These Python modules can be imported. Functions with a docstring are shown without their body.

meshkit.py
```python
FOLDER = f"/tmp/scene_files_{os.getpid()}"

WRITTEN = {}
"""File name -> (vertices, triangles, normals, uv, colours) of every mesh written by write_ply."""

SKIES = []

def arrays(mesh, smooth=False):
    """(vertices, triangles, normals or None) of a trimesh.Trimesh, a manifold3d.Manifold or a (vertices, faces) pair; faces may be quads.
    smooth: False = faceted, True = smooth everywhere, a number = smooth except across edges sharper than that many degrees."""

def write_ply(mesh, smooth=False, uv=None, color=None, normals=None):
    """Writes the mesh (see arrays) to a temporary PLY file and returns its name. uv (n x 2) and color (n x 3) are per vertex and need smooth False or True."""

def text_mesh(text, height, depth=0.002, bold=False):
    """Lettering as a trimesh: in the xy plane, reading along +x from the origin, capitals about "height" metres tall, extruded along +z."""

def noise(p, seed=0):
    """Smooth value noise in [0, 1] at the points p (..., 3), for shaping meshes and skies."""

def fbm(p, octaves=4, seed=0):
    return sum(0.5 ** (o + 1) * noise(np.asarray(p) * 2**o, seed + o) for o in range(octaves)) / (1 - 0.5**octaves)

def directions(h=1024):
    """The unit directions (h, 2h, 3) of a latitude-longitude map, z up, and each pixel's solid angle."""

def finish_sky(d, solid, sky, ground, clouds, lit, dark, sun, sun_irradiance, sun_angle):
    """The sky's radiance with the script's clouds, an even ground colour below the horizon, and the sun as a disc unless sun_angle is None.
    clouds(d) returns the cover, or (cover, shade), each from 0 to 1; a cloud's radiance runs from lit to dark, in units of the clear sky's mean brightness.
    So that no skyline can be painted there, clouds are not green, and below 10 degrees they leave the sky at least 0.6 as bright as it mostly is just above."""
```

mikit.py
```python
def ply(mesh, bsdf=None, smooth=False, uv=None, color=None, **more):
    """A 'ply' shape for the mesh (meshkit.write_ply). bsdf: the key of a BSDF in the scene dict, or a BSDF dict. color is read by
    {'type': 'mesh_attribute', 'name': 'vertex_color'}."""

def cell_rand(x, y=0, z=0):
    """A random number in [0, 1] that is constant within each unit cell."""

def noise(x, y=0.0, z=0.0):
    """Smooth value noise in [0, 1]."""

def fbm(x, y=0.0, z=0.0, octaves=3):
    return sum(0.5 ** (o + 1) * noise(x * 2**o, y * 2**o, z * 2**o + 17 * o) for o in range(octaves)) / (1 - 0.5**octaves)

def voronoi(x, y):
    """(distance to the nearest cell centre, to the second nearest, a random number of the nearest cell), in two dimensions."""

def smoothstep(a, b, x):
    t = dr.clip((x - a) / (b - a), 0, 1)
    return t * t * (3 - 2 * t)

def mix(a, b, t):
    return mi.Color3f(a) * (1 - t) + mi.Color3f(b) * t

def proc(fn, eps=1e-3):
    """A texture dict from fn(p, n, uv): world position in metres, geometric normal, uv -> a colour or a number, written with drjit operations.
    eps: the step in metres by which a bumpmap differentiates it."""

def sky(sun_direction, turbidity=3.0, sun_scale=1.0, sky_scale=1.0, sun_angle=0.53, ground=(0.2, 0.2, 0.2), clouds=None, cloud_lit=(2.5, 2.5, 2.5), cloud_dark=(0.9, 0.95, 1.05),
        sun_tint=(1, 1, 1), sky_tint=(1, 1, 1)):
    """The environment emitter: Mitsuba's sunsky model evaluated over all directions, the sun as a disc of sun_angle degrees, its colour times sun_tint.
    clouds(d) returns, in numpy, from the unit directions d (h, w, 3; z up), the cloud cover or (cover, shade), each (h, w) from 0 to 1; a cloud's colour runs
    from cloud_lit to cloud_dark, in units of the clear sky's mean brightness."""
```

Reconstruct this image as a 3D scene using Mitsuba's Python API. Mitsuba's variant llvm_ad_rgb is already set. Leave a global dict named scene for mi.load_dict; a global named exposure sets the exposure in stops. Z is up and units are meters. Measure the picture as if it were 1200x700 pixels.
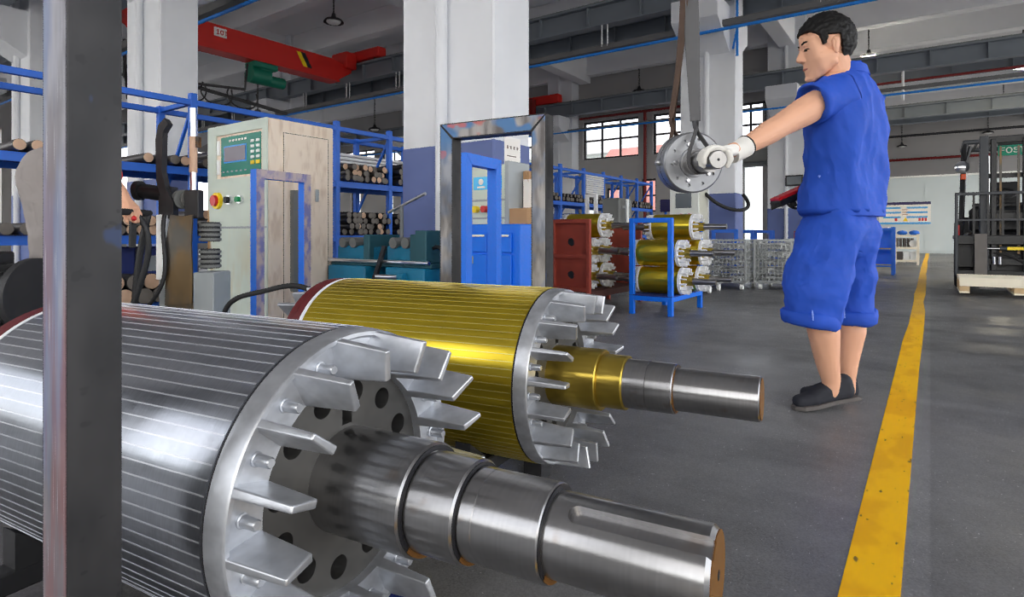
import math, random
import numpy as np, trimesh, manifold3d as m3
import mitsuba as mi, drjit as dr
import mikit, meshkit
from mikit import noise, fbm, smoothstep, mix, proc
from shapely.geometry import Polygon, box as sbox
from shapely.ops import unary_union

# ------------------------------------------------------------------ camera, sky, exposure
exposure = 4.0
scene, labels = {}, {}
F, HY, EYE = 690.0, 275.0, 0.75            # focal length and horizon row in pixels of the 1200 x 700 frame, eye height
TH = math.atan(490 / 690.0); SI, CO = math.sin(TH), math.cos(TH)   # the view is turned left of the hall's long axis +Y
scene['camera'] = {'type': 'perspective', 'fov': 2 * math.degrees(math.atan(600 / F)), 'fov_axis': 'x', 'near_clip': 0.05, 'far_clip': 500.0,
                   'principal_point_offset_y': 75 / 700.0,
                   'to_world': mi.ScalarTransform4f().look_at(origin=[0, 0, EYE], target=[-SI, CO, EYE], up=[0, 0, 1])}
def overcast(d):
    n = meshkit.fbm(d * np.array([3.0, 3.0, 7.0]), 4, 3)
    return np.clip(0.45 + 1.0 * (n - 0.35), 0, 1), np.clip((n - 0.45) * 1.6, 0, 1) * 0.6
scene['sky'] = mikit.sky([0.35, -0.75, 0.62], turbidity=4.0, sun_scale=0.0, sky_scale=1.0, ground=(0.58, 0.56, 0.53), clouds=overcast,
                         cloud_lit=(2.1, 2.02, 1.95), cloud_dark=(1.2, 1.2, 1.24), sky_tint=(1.12, 1.0, 0.9))

# ------------------------------------------------------------------ helpers
def lin(r, g, b):
    c = np.array([r, g, b]) / 255.0
    return [float(x) for x in np.where(c < 0.04045, c / 12.92, ((c + 0.055) / 1.055) ** 2.4)]
def rgb(c): return {'type': 'rgb', 'value': list(c)}
def mat(name, color, rough=0.5, metal=0.0, bump=None, bscale=1.0, **kw):
    d = {'type': 'principled', 'base_color': color if isinstance(color, dict) else rgb(color), 'roughness': rough, 'metallic': metal, **kw}
    if bump is not None:
        d = {'type': 'bumpmap', 'arbitrary': bump, 'scale': bscale, 'bsdf': d}
    scene['mat_' + name] = {'type': 'twosided', 'bsdf': d}
    return 'mat_' + name
def XY(px, d):                              # a ray of the picture and a depth along the view -> place on the ground plan
    x = (px - 600) / F * d
    return np.array([x * CO - d * SI, x * SI + d * CO])
def HT(py, d): return EYE + (HY - py) / F * d
def C3(x, z, h): return np.array([x * CO - z * SI, x * SI + z * CO, h])
def P3(px, py, d): return np.array([*XY(px, d), HT(py, d)])
def Tr(x=0, y=0, z=0):
    m = np.eye(4); m[:3, 3] = (x, y, z); return m
def Rz(a):
    m = np.eye(4); c, s = math.cos(a), math.sin(a); m[:2, :2] = [[c, -s], [s, c]]; return m
def Rx(a):
    m = np.eye(4); c, s = math.cos(a), math.sin(a); m[1:3, 1:3] = [[c, -s], [s, c]]; return m
def Ry(a):
    m = np.eye(4); c, s = math.cos(a), math.sin(a); m[0, 0], m[0, 2], m[2, 0], m[2, 2] = c, s, -s, c; return m
def join(ms): return trimesh.util.concatenate([m for m in ms])
def hullpts(p): return trimesh.convex.convex_hull(np.asarray(p, float))
def box(sx, sy, sz, c=(0, 0, 0), bev=0.0):
    s = np.array([sx, sy, sz]) / 2.0
    b = min(bev, *(s * 0.45)) if bev else 0
    if not b:
        m = trimesh.creation.box(2 * s)
    else:
        p = []
        for i in (-1, 1):
            for j in (-1, 1):
                for k in (-1, 1):
                    e = np.array([i, j, k])
                    for a in range(3):
                        q = s - b; q = q.copy(); q[a] = s[a]; p.append(e * q)
        m = hullpts(p)
    m.apply_translation(c); return m
def bx(x0, x1, y0, y1, z0, z1, bev=0.0):
    return box(x1 - x0, y1 - y0, z1 - z0, ((x0 + x1) / 2, (y0 + y1) / 2, (z0 + z1) / 2), bev)
def frame_to(p0, p1, up=(0, 0, 1)):
    p0, p1 = np.asarray(p0, float), np.asarray(p1, float)
    x = p1 - p0; L = np.linalg.norm(x); x = x / L
    u = np.asarray(up, float)
    if abs(x @ u) > 0.98: u = np.array([0, 1.0, 0])
    y = np.cross(u, x); y /= np.linalg.norm(y); z = np.cross(x, y)
    m = np.eye(4); m[:3, 0], m[:3, 1], m[:3, 2], m[:3, 3] = x, y, z, (p0 + p1) / 2
    return m, L
def bar(p0, p1, w, h=None, bev=0.0, up=(0, 0, 1)):
    m, L = frame_to(p0, p1, up); b = box(L, w, h or w, (0, 0, 0), bev); b.apply_transform(m); return b
def cyl(p0, p1, r, n=20, r2=None):
    m, L = frame_to(p0, p1); r2 = r if r2 is None else r2
    b = lathe([(-L / 2, 0), (-L / 2, r), (L / 2, r2), (L / 2, 0)], n); b.apply_transform(m); return b
def lathe(prof, n=32, a0=0.0):              # revolves (along x, radius) about the x axis; duplicated rings keep edges crisp under smoothing
    prof = np.asarray(prof, float); t = np.arange(n) * 2 * np.pi / n + a0; V = []; Fc = []; ring = []
    for l, r in prof:
        if r < 1e-9:
            ring.append((len(V), 1)); V.append((l, 0, 0))
        else:
            ring.append((len(V), n)); V.extend(np.stack([np.full(n, l), r * np.sin(t), r * np.cos(t)], 1))
    for (a, na), (b, nb) in zip(ring[:-1], ring[1:]):
        for i in range(n):
            j = (i + 1) % n
            if na == 1 and nb == 1: continue
            if na == 1: Fc.append((a, b + j, b + i))
            elif nb == 1: Fc.append((a + i, a + j, b))
            else: Fc.append((a + i, a + j, b + j)); Fc.append((a + i, b + j, b + i))
    m = trimesh.Trimesh(np.array(V, float), np.array(Fc), process=False)
    if prof[0][0] > prof[-1][0] or m.volume < 0: m.invert()
    return m
def tube(pts, r, n=8, sub=0):
    p = np.asarray(pts, float)
    if sub:
        from scipy.interpolate import CubicSpline
        s = np.r_[0, np.cumsum(np.linalg.norm(np.diff(p, axis=0), axis=1))]
        p = CubicSpline(s, p)(np.linspace(0, s[-1], sub))
    t = np.gradient(p, axis=0); t /= np.linalg.norm(t, axis=1, keepdims=True)
    a = np.cross(t[0], [0, 0, 1.0]) if abs(t[0][2]) < 0.9 else np.cross(t[0], [1.0, 0, 0])
    rings = []; rr = np.full(len(p), r) if np.ndim(r) == 0 else np.interp(np.linspace(0, 1, len(p)), np.linspace(0, 1, len(r)), r)
    for i in range(len(p)):
        a = a - t[i] * (a @ t[i]); a /= np.linalg.norm(a); b = np.cross(t[i], a)
        th = np.arange(n) * 2 * np.pi / n
        rings.append(p[i] + rr[i] * (np.outer(np.cos(th), a) + np.outer(np.sin(th), b)))
    V = np.vstack(rings + [p[:1], p[-1:]]); Fc = []
    for i in range(len(p) - 1):
        for k in range(n):
            k2 = (k + 1) % n
            Fc += [(i * n + k, i * n + k2, (i + 1) * n + k2), (i * n + k, (i + 1) * n + k2, (i + 1) * n + k)]
    e = len(p) * n
    for k in range(n):
        k2 = (k + 1) % n
        Fc += [(e, k2, k), (e + 1, (len(p) - 1) * n + k, (len(p) - 1) * n + k2)]
    m = trimesh.Trimesh(V, np.array(Fc), process=False)
    if m.volume < 0: m.invert()
    return m
def strap(pts, w, t, side, sub=0):          # a flat webbing band along pts; side: the width direction
    p = np.asarray(pts, float)
    if sub:
        from scipy.interpolate import CubicSpline
        s = np.r_[0, np.cumsum(np.linalg.norm(np.diff(p, axis=0), axis=1))]
        p = CubicSpline(s, p)(np.linspace(0, s[-1], sub))
    tt = np.gradient(p, axis=0); tt /= np.linalg.norm(tt, axis=1, keepdims=True)
    V = []; Fc = []
    side = np.broadcast_to(np.asarray(side, float), p.shape)
    for i in range(len(p)):
        a = side[i] - tt[i] * (side[i] @ tt[i]); a /= np.linalg.norm(a); b = np.cross(tt[i], a)
        wi = w if np.ndim(w) == 0 else np.interp(i / (len(p) - 1), np.linspace(0, 1, len(w)), w)
        for u, v in ((-1, -1), (1, -1), (1, 1), (-1, 1)): V.append(p[i] + a * u * wi / 2 + b * v * t / 2)
    for i in range(len(p) - 1):
        for k in range(4):
            k2 = (k + 1) % 4
            Fc += [(i * 4 + k, i * 4 + k2, i * 4 + 4 + k2), (i * 4 + k, i * 4 + 4 + k2, i * 4 + 4 + k)]
    e = (len(p) - 1) * 4
    Fc += [(0, 2, 1), (0, 3, 2), (e, e + 1, e + 2), (e, e + 2, e + 3)]
    m = trimesh.Trimesh(np.array(V), np.array(Fc), process=False)
    if m.volume < 0: m.invert()
    return m
def extr(poly, t, plane='xz', at=0.0):      # a shapely polygon with thickness t; xz: stands in the XZ plane with its back at y = at
    m = trimesh.creation.extrude_polygon(poly, t, engine='earcut')
    if plane == 'xz':
        m.apply_transform(np.array([[1, 0, 0, 0], [0, 0, -1, t + at], [0, 1, 0, 0], [0, 0, 0, 1.0]]))
    elif plane == 'yz':
        m.apply_transform(np.array([[0, 0, 1, at], [1, 0, 0, 0], [0, 1, 0, 0], [0, 0, 0, 1.0]]))
    else: m.apply_translation((0, 0, at))
    return m
def man(t): return m3.Manifold(m3.Mesh(np.asarray(t.vertices, np.float32), np.asarray(t.faces, np.uint32)))
def unman(m):
    q = m.to_mesh(); return trimesh.Trimesh(np.array(q.vert_properties[:, :3]), np.array(q.tri_verts), process=False)
def fixm(t):
    t = t.copy(); t.merge_vertices(); t.update_faces(t.nondegenerate_faces()); return t
_n, _cache = {}, {}
def key(name):
    k = _n.get(name, -1) + 1; _n[name] = k
    return name if k == 0 else f'{name}_{k:03d}'
def put(k, mesh, m, M=None, smooth=False, tag=None):
    if tag is not None:
        if tag not in _cache: _cache[tag] = mikit.ply(mesh() if callable(mesh) else mesh, m, smooth=smooth)
        d = dict(_cache[tag]); d['bsdf'] = {'type': 'ref', 'id': m}
    else:
        d = mikit.ply(mesh, m, smooth=smooth)
    if M is not None: d['to_world'] = mi.ScalarTransform4f(np.asarray(M, float).tolist())
    scene[k] = d
    return k
def thing(name, label, cat, group=None):
    k = key(name); labels[k] = {'label': label, 'category': cat}
    if group: labels[k]['group'] = group
    return k
def part(par, name, mesh, m, M=None, smooth=False, tag=None, label=None, kind=None):
    k = key(par + '__' + name); put(k, mesh, m, M, smooth, tag)
    if label or kind: labels[k] = {a: b for a, b in (('label', label), ('kind', kind)) if b}
    return k
def one(name, label, cat, mesh, m, M=None, smooth=False, tag=None, group=None):
    k = thing(name, label, cat, group); put(k, mesh, m, M, smooth, tag); return k
def struct(name, mesh, m, smooth=False, label=None):
    k = key(name); put(k, mesh, m, None, smooth); labels[k] = {'kind': 'structure', 'label': label or name.replace('_', ' ')}
    return k

# ------------------------------------------------------------------ materials
def f_floor(p, n, uv):
    a = fbm(p.x * 0.7, p.y * 0.7, 0, 4); b = fbm(p.x * 9, p.y * 9, 3, 3); s = noise(p.x * 160, p.y * 160, 1)
    t = noise(p.x * 3 + b, p.y * 26, 5)
    v = 0.078 + 0.11 * a + 0.05 * (b - 0.5) + 0.012 * (t - 0.5) + 0.05 * (noise(p.x * 300, p.y * 300, 2) - 0.5)
    v = v + dr.select(s > 0.955, 0.16, 0.0) - 0.028 * smoothstep(0.62, 0.75, fbm(p.x * 2.3, p.y * 2.3, 9, 3))
    lane = smoothstep(-0.06, -0.05, p.x) * (1 - smoothstep(-0.005, 0.005, p.x))
    return mi.Color3f(v * 1.0, v * 1.0, v * 1.02) * (1 + 0.25 * lane)
def f_floor_r(p, n, uv):
    return mi.Float(0.25 + 0.26 * fbm(p.x * 2.2, p.y * 2.2, 4, 3) + 0.08 * noise(p.x * 40, p.y * 40, 0))
mat('floor', proc(f_floor), proc(f_floor_r), specular=0.5)
def f_yellow(p, n, uv):
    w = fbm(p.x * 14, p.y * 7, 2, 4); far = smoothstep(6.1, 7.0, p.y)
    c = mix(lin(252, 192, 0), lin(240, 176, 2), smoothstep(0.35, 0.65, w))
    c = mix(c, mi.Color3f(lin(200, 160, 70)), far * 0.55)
    return mix(c, mi.Color3f(lin(70, 62, 45)), smoothstep(0.78, 0.84, fbm(p.x * 60, p.y * 30, 7, 3)) * 0.8)
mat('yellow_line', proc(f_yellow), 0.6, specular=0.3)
def f_white(p, n, uv):
    a = fbm(p.x * 1.5 + p.y, p.y * 1.5, p.z * 0.8, 4)
    return mi.Color3f(lin(216, 218, 222)) * (0.9 + 0.2 * a)
mat('white_wall', proc(f_white), 0.7)
mat('concrete', lin(222, 222, 224), 0.85)
mat('grey_wall', lin(158, 156, 155), 0.85)
def f_dado(p, n, uv):
    return mi.Color3f(lin(92, 106, 156)) * (0.85 + 0.3 * fbm(p.x * 2 + p.y, p.y * 2, p.z * 1.4, 3))
mat('dado', proc(f_dado), 0.6)
mat('partition', lin(196, 206, 210), 0.6)
mat('dark_steel', lin(116, 123, 130), 0.55, 0.1)
mat('rail_grey', lin(112, 116, 118), 0.6)
mat('crane_red', lin(205, 34, 24), 0.5)
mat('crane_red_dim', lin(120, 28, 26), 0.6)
mat('hoist_green', lin(18, 112, 88), 0.45)
mat('pipe_blue', lin(28, 128, 220), 0.5)
mat('black', lin(28, 29, 31), 0.5)
mat('rubber', lin(34, 34, 35), 0.8)
mat('tray', lin(98, 98, 98), 0.6)
mat('white_rod', lin(225, 226, 226), 0.4)
def f_blue(p, n, uv):
    w = fbm(p.x * 17 + 3, p.y * 17, p.z * 17, 4)
    c = mi.Color3f(lin(20, 100, 200)) * (0.85 + 0.3 * fbm(p.x * 5, p.y * 5, p.z * 5, 2))
    return mix(c, mi.Color3f(lin(86, 88, 120)), smoothstep(0.70, 0.76, w) * 0.7)
mat('blue', proc(f_blue), 0.45)
mat('blue_shelf', lin(26, 94, 196), 0.5)
mat('blue_bright', lin(0, 108, 226), 0.42)
mat('blue_dark', lin(28, 44, 110), 0.55)
def f_scale(p, n, uv):
    a = fbm(p.x * 12, p.y * 12, p.z * 5, 4)
    c = mix(lin(36, 36, 38), lin(54, 53, 54), smoothstep(0.3, 0.7, a))
    c = mix(c, mi.Color3f(lin(40, 66, 112)), smoothstep(0.72, 0.78, fbm(p.x * 26 + 3, p.y * 26, p.z * 12, 3)) * 0.5)
    return mix(c, mi.Color3f(lin(34, 34, 36)), smoothstep(0.70, 0.76, fbm(p.x * 50, p.y * 50, p.z * 50, 3)) * 0.6)
mat('mill_scale', proc(f_scale), 0.5, 0.3)
def f_post(p, n, uv):
    a = fbm(p.x * 30, p.y * 30, p.z * 5, 4); b = fbm(p.x * 20 + 5, p.y * 20, p.z * 3, 4); s = noise(p.x * 400, p.y * 400, p.z * 14)
    c = mix(lin(104, 102, 108), lin(150, 150, 158), smoothstep(0.3, 0.7, a))
    c = mix(c, mi.Color3f(lin(96, 112, 150)), smoothstep(0.5, 0.66, b) * 0.6)
    lowp = smoothstep(0.95, 0.6, p.z)
    c = mix(c, mi.Color3f(lin(122, 80, 80)), smoothstep(0.42, 0.6, fbm(p.x * 40 + 11, p.y * 40, p.z * 2.0, 4)) * 0.75 * lowp)
    return mix(c, mi.Color3f(lin(186, 188, 196)), smoothstep(0.7, 0.95, s) * 0.3)
mat('post_steel', proc(f_post), 0.55, 0.15)
def f_post2(p, n, uv):
    a = fbm(p.x * 30, p.y * 30, p.z * 7, 4)
    c = mix(lin(84, 80, 80), lin(150, 146, 144), smoothstep(0.25, 0.75, a))
    up = smoothstep(0.95, 1.15, p.z)
    c = mix(c, mi.Color3f(lin(64, 104, 148)), dr.maximum(up, 0.25) * smoothstep(0.42, 0.55, fbm(p.x * 9 + 2, p.y * 9, p.z * 9, 3)))
    return mix(c, mi.Color3f(lin(170, 76, 72)), up * smoothstep(0.60, 0.68, fbm(p.x * 15 + 7, p.y * 15, p.z * 15, 3)) * 0.8)
mat('frame_worn', proc(f_post2), 0.45, 0.3)
def f_purple(p, n, uv):
    a = fbm(p.x * 25, p.y * 25, p.z * 12, 4)
    return mix(lin(112, 112, 160), lin(176, 160, 160), smoothstep(0.35, 0.65, a))
mat('frame_purple', proc(f_purple), 0.45, 0.2)
def f_core(p, n, uv):
    a = fbm(p.x * 6, p.y * 6, p.z * 6, 3); s = noise(p.x * 500, p.y * 60, p.z * 60)
    return mi.Color3f(lin(176, 180, 188)) * (0.72 + 0.3 * a + 0.12 * s)
def f_core_r(p, n, uv):
    return mi.Float(0.13 + 0.14 * fbm(p.x * 9, p.y * 9, p.z * 9, 3) + 0.06 * noise(p.x * 300, p.y * 30, p.z * 30))
mat('core_steel', proc(f_core), proc(f_core_r), 0.95)
def f_gold(p, n, uv):
    a = fbm(p.x * 5, p.y * 9, p.z * 9, 3)
    return mi.Color3f(lin(216, 188, 44)) * (0.75 + 0.5 * a)
mat('gold', proc(f_gold), 0.22, 0.9, clearcoat=0.6, clearcoat_gloss=0.9)
mat('gold_shaft', lin(178, 152, 58), 0.22, 0.9, clearcoat=0.5, clearcoat_gloss=0.9)
mat('bar_bright', lin(212, 214, 220), 0.3, 0.8)
mat('bar_gold', lin(222, 208, 120), 0.25, 0.8)
def f_alu(p, n, uv):
    a = fbm(p.x * 30, p.y * 30, p.z * 30, 4)
    return mi.Color3f(lin(206, 209, 214)) * (0.62 + 0.66 * a)
mat('cast_aluminium', proc(f_alu), 0.35, 0.8)
mat('slot_dark', lin(40, 40, 44), 0.5, 0.4)
def f_disc(p, n, uv):
    a = fbm(p.x * 12, p.y * 12, p.z * 12, 4)
    return mix(lin(66, 66, 66), lin(104, 102, 98), a)
mat('disc', proc(f_disc), 0.45, 0.6)
def f_shaft(p, n, uv):
    a = fbm(p.x * 15, p.y * 15, p.z * 15, 4); b = noise(p.x * 300, p.y * 40, p.z * 20)
    c = mi.Color3f(lin(158, 157, 157)) * (0.75 + 0.25 * a + 0.1 * b)
    return mix(c, mi.Color3f(lin(120, 96, 74)), smoothstep(0.66, 0.8, fbm(p.x * 22 + 4, p.y * 22, p.z * 22, 3)) * 0.35)
mat('shaft_steel', proc(f_shaft), 0.22, 0.94)
def f_rust(p, n, uv):
    return mix(lin(50, 42, 36), lin(116, 74, 24), smoothstep(0.42, 0.62, fbm(p.x * 14 + 3, p.y * 14, p.z * 14, 3)))
mat('rust', proc(f_rust), 0.5, 0.3)
mat('end_rust', lin(104, 68, 24), 0.6, 0.2)
mat('maroon', lin(92, 22, 26), 0.45)
mat('white_band', lin(226, 228, 230), 0.5)
mat('black_steel', lin(44, 44, 46), 0.55, 0.2)
def f_cab(p, n, uv):
    a = fbm(p.x * 3, p.y * 3, p.z * 3, 4); low = 1 - smoothstep(0.2, 1.0, p.z)
    c = mi.Color3f(lin(196, 206, 194)) * (0.9 + 0.2 * a)
    e = smoothstep(-4.86, -5.0, p.x)
    r = smoothstep(0.52, 0.62, fbm(p.x * 14, p.y * 14, p.z * 2.4, 4)) * e * smoothstep(1.15, 0.95, p.z)
    c = mix(c, mi.Color3f(lin(196, 168, 112)), smoothstep(0.45, 0.7, fbm(p.x * 8, p.y * 3, p.z * 1.6 + 3, 3)) * low * 0.5)
    return mix(c, mi.Color3f(lin(166, 112, 34)), r * 0.9)
mat('cabinet_green', proc(f_cab), 0.5)
def f_cab2(p, n, uv):
    a = fbm(p.x * 20, p.y * 20, p.z * 5, 4)
    return mix(lin(226, 210, 190), lin(206, 186, 164), smoothstep(0.45, 0.75, a))
mat('cabinet_beige', proc(f_cab2), 0.5)
mat('panel_green', lin(34, 122, 104), 0.4)
mat('screen', lin(84, 70, 84), 0.15)
mat('screen_blue', lin(24, 138, 214), 0.3)
mat('screen_dark', lin(58, 70, 80), 0.2)
mat('white_plastic', lin(232, 234, 232), 0.4)
mat('red_plastic', lin(196, 30, 34), 0.35)
mat('yellow_plastic', lin(238, 206, 20), 0.4)
mat('green_plastic', lin(26, 140, 84), 0.4)
mat('grey_plastic', lin(150, 156, 158), 0.4)
mat('cyan_screen', lin(70, 186, 236), 0.3)
mat('carton', lin(176, 138, 100), 0.8)
mat('paper', lin(236, 232, 226), 0.8)
mat('paper_ink', lin(128, 118, 112), 0.8)
mat('teal', lin(16, 112, 146), 0.5)
mat('teal_dark', lin(36, 82, 92), 0.55, 0.2)
def f_oxide(p, n, uv):
    return mi.Color3f(lin(150, 62, 46)) * (0.8 + 0.4 * fbm(p.x * 9, p.y * 9, p.z * 9, 4))
mat('red_oxide', proc(f_oxide), 0.6)
mat('oxide_dark', lin(76, 46, 42), 0.7)
mat('rod_steel', lin(84, 80, 78), 0.4, 0.6)
mat('rod_end', lin(198, 164, 138), 0.6, 0.1)
mat('rod_end_grey', lin(104, 98, 92), 0.55, 0.2)
mat('rod_black', lin(52, 50, 50), 0.45, 0.5)
mat('galvanised', lin(176, 180, 180), 0.4, 0.6)
mat('casting', lin(196, 198, 198), 0.35, 0.75)
mat('machine_white', lin(222, 226, 220), 0.5)
mat('machine_beige', lin(186, 186, 172), 0.55)
mat('machine_grey', lin(104, 106, 104), 0.55)
mat('wood', lin(242, 234, 212), 0.7)
mat('wood_end', lin(206, 178, 136), 0.75)
mat('forklift_black', lin(27, 28, 31), 0.4)
mat('forklift_grey', lin(52, 56, 62), 0.45)
mat('chrome', lin(216, 218, 222), 0.12, 0.95)
mat('orange', lin(240, 88, 24), 0.4)
mat('sign_green', lin(34, 150, 118), 0.5)
mat('sign_navy', lin(40, 34, 84), 0.5)
mat('sign_blue', lin(86, 160, 222), 0.5)
mat('skin', lin(220, 168, 138), 0.5, specular=0.35)
mat('lips', lin(160, 96, 84), 0.45)
mat('hair', lin(14, 13, 13), 0.6, specular=0.3)
def f_cloth(p, n, uv):
    return mi.Color3f(lin(28, 74, 180)) * (0.9 + 0.2 * fbm(p.x * 8, p.y * 8, p.z * 8, 3))
mat('work_blue', proc(f_cloth), 0.75, sheen=0.3)
mat('stitch', lin(120, 150, 226), 0.8)
mat('shoe', lin(36, 38, 46), 0.8)
mat('sole', lin(92, 88, 86), 0.8)
mat('glove', lin(222, 220, 214), 0.85)
mat('glove_soot', lin(150, 144, 136), 0.85)
mat('eye_white', lin(226, 220, 214), 0.3)
mat('grey_trousers', lin(138, 132, 130), 0.85)
mat('red_shirt', lin(206, 48, 52), 0.8)
mat('sling_grey', lin(92, 92, 94), 0.85)
mat('sling_brown', lin(92, 74, 64), 0.85)
def f_plate(p, n, uv):
    a = fbm(p.x * 8, p.y * 8, p.z * 4, 4)
    return mix(lin(82, 80, 76), lin(108, 88, 60), smoothstep(0.4, 0.65, a))
mat('cover_plate', proc(f_plate), 0.4, 0.5)
scene['mat_lamp_glow'] = {'type': 'diffuse', 'reflectance': rgb([0.8, 0.8, 0.78])}
scene['mat_glass'] = {'type': 'thindielectric', 'int_ior': 1.5}
mat('roof_red', lin(196, 138, 132), 0.8)
mat('house_wall', lin(170, 180, 178), 0.8)
mat('roof_pale', lin(196, 200, 200), 0.8)
mat('turned_steel', lin(150, 152, 156), 0.4, 0.8)
mat('fork_steel', lin(96, 92, 90), 0.5, 0.2)
# ------------------------------------------------------------------ the hall
struct('floor', bx(-32, 9.5, -6, 36, -0.2, 0.0), 'mat_floor', label='dark grey sealed concrete workshop floor')
lp = [(-0.158, -2), (-0.05, -2)]
random.seed(4)
ys = [-2, 1, 2, 3, 4, 5, 6, 7, 8, 9, 10, 12, 14, 17, 20, 24, 28.7]
L = [(-0.156 + random.uniform(-.012, .012) * (y > 4), y) for y in ys]; R = [(-0.05 + random.uniform(-.014, .014) * (y > 4), y) for y in ys]
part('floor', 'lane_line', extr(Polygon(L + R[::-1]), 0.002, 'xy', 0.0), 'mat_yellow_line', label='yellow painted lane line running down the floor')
struct('ceiling', extr(Polygon([(-32.3, -6.3), (9.5, -6.3), (9.5, 36.3), (-4.1, 36.3), (-4.1, 18.8), (-32.3, 18.8)]), .2, 'xy', 6.9), 'mat_concrete', label='pale concrete roof slab over the hall')
for i in range(17):
    y = 3.87 - 7.2 + 2.4 * i
    if -6 < y < 36: part('ceiling', 'roof_beam', bx(-32 if y < 18.4 else -3.8, 9.5, y - .16, y + .16, 6.25, 6.9, .02), 'mat_concrete')
for x in (-3.28, -9.9, -16.5, 3.9):
    part('ceiling', 'main_beam', bx(x - .2, x + .2, -6, 18.4 if x < -3.4 else 36, 6.05, 6.9), 'mat_concrete')
# far wall with window and door openings, the wall beside it, the low partition on the right and the wall beyond
WY = 18.5
wins = [(-12.64 - 2.6 * k, -10.55 - 2.6 * k) for k in range(7)] + [(-10.05, -7.96), (-7.45, -5.36), (-4.86, -3.95)]
low = [(-9.15, -8.55, 1.55, 2.35), (-10.0, -9.6, 1.3, 2.2), (-7.85, -7.35, 1.5, 2.6), (-22.6, -21.9, 1.7, 2.9), (-20.1, -19.7, 1.4, 2.9), (-19.0, -18.3, 1.6, 2.7), (-24.4, -23.9, 1.8, 2.6)]
holes = [sbox(a, 3.39, b, 4.72) for a, b in wins] + [sbox(a, c, b, d) for a, b, c, d in low] + [sbox(-4.62, -.1, -3.86, 2.8)]
struct('wall_back', extr(sbox(-32, 0, -3.8, 6.9).difference(unary_union(holes)), 0.3, 'xz', WY), 'mat_grey_wall', label='grey rendered back wall under the crane beam')
struct('wall_left', extr(sbox(-6, 0, 18.8, 6.9).difference(unary_union([sbox(-5 + 3.4 * i, 1.0, -2.4 + 3.4 * i, 5.2) for i in range(7)])), .3, 'yz', -32.3), 'mat_grey_wall', label='grey end wall of the hall with tall window openings')
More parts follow.
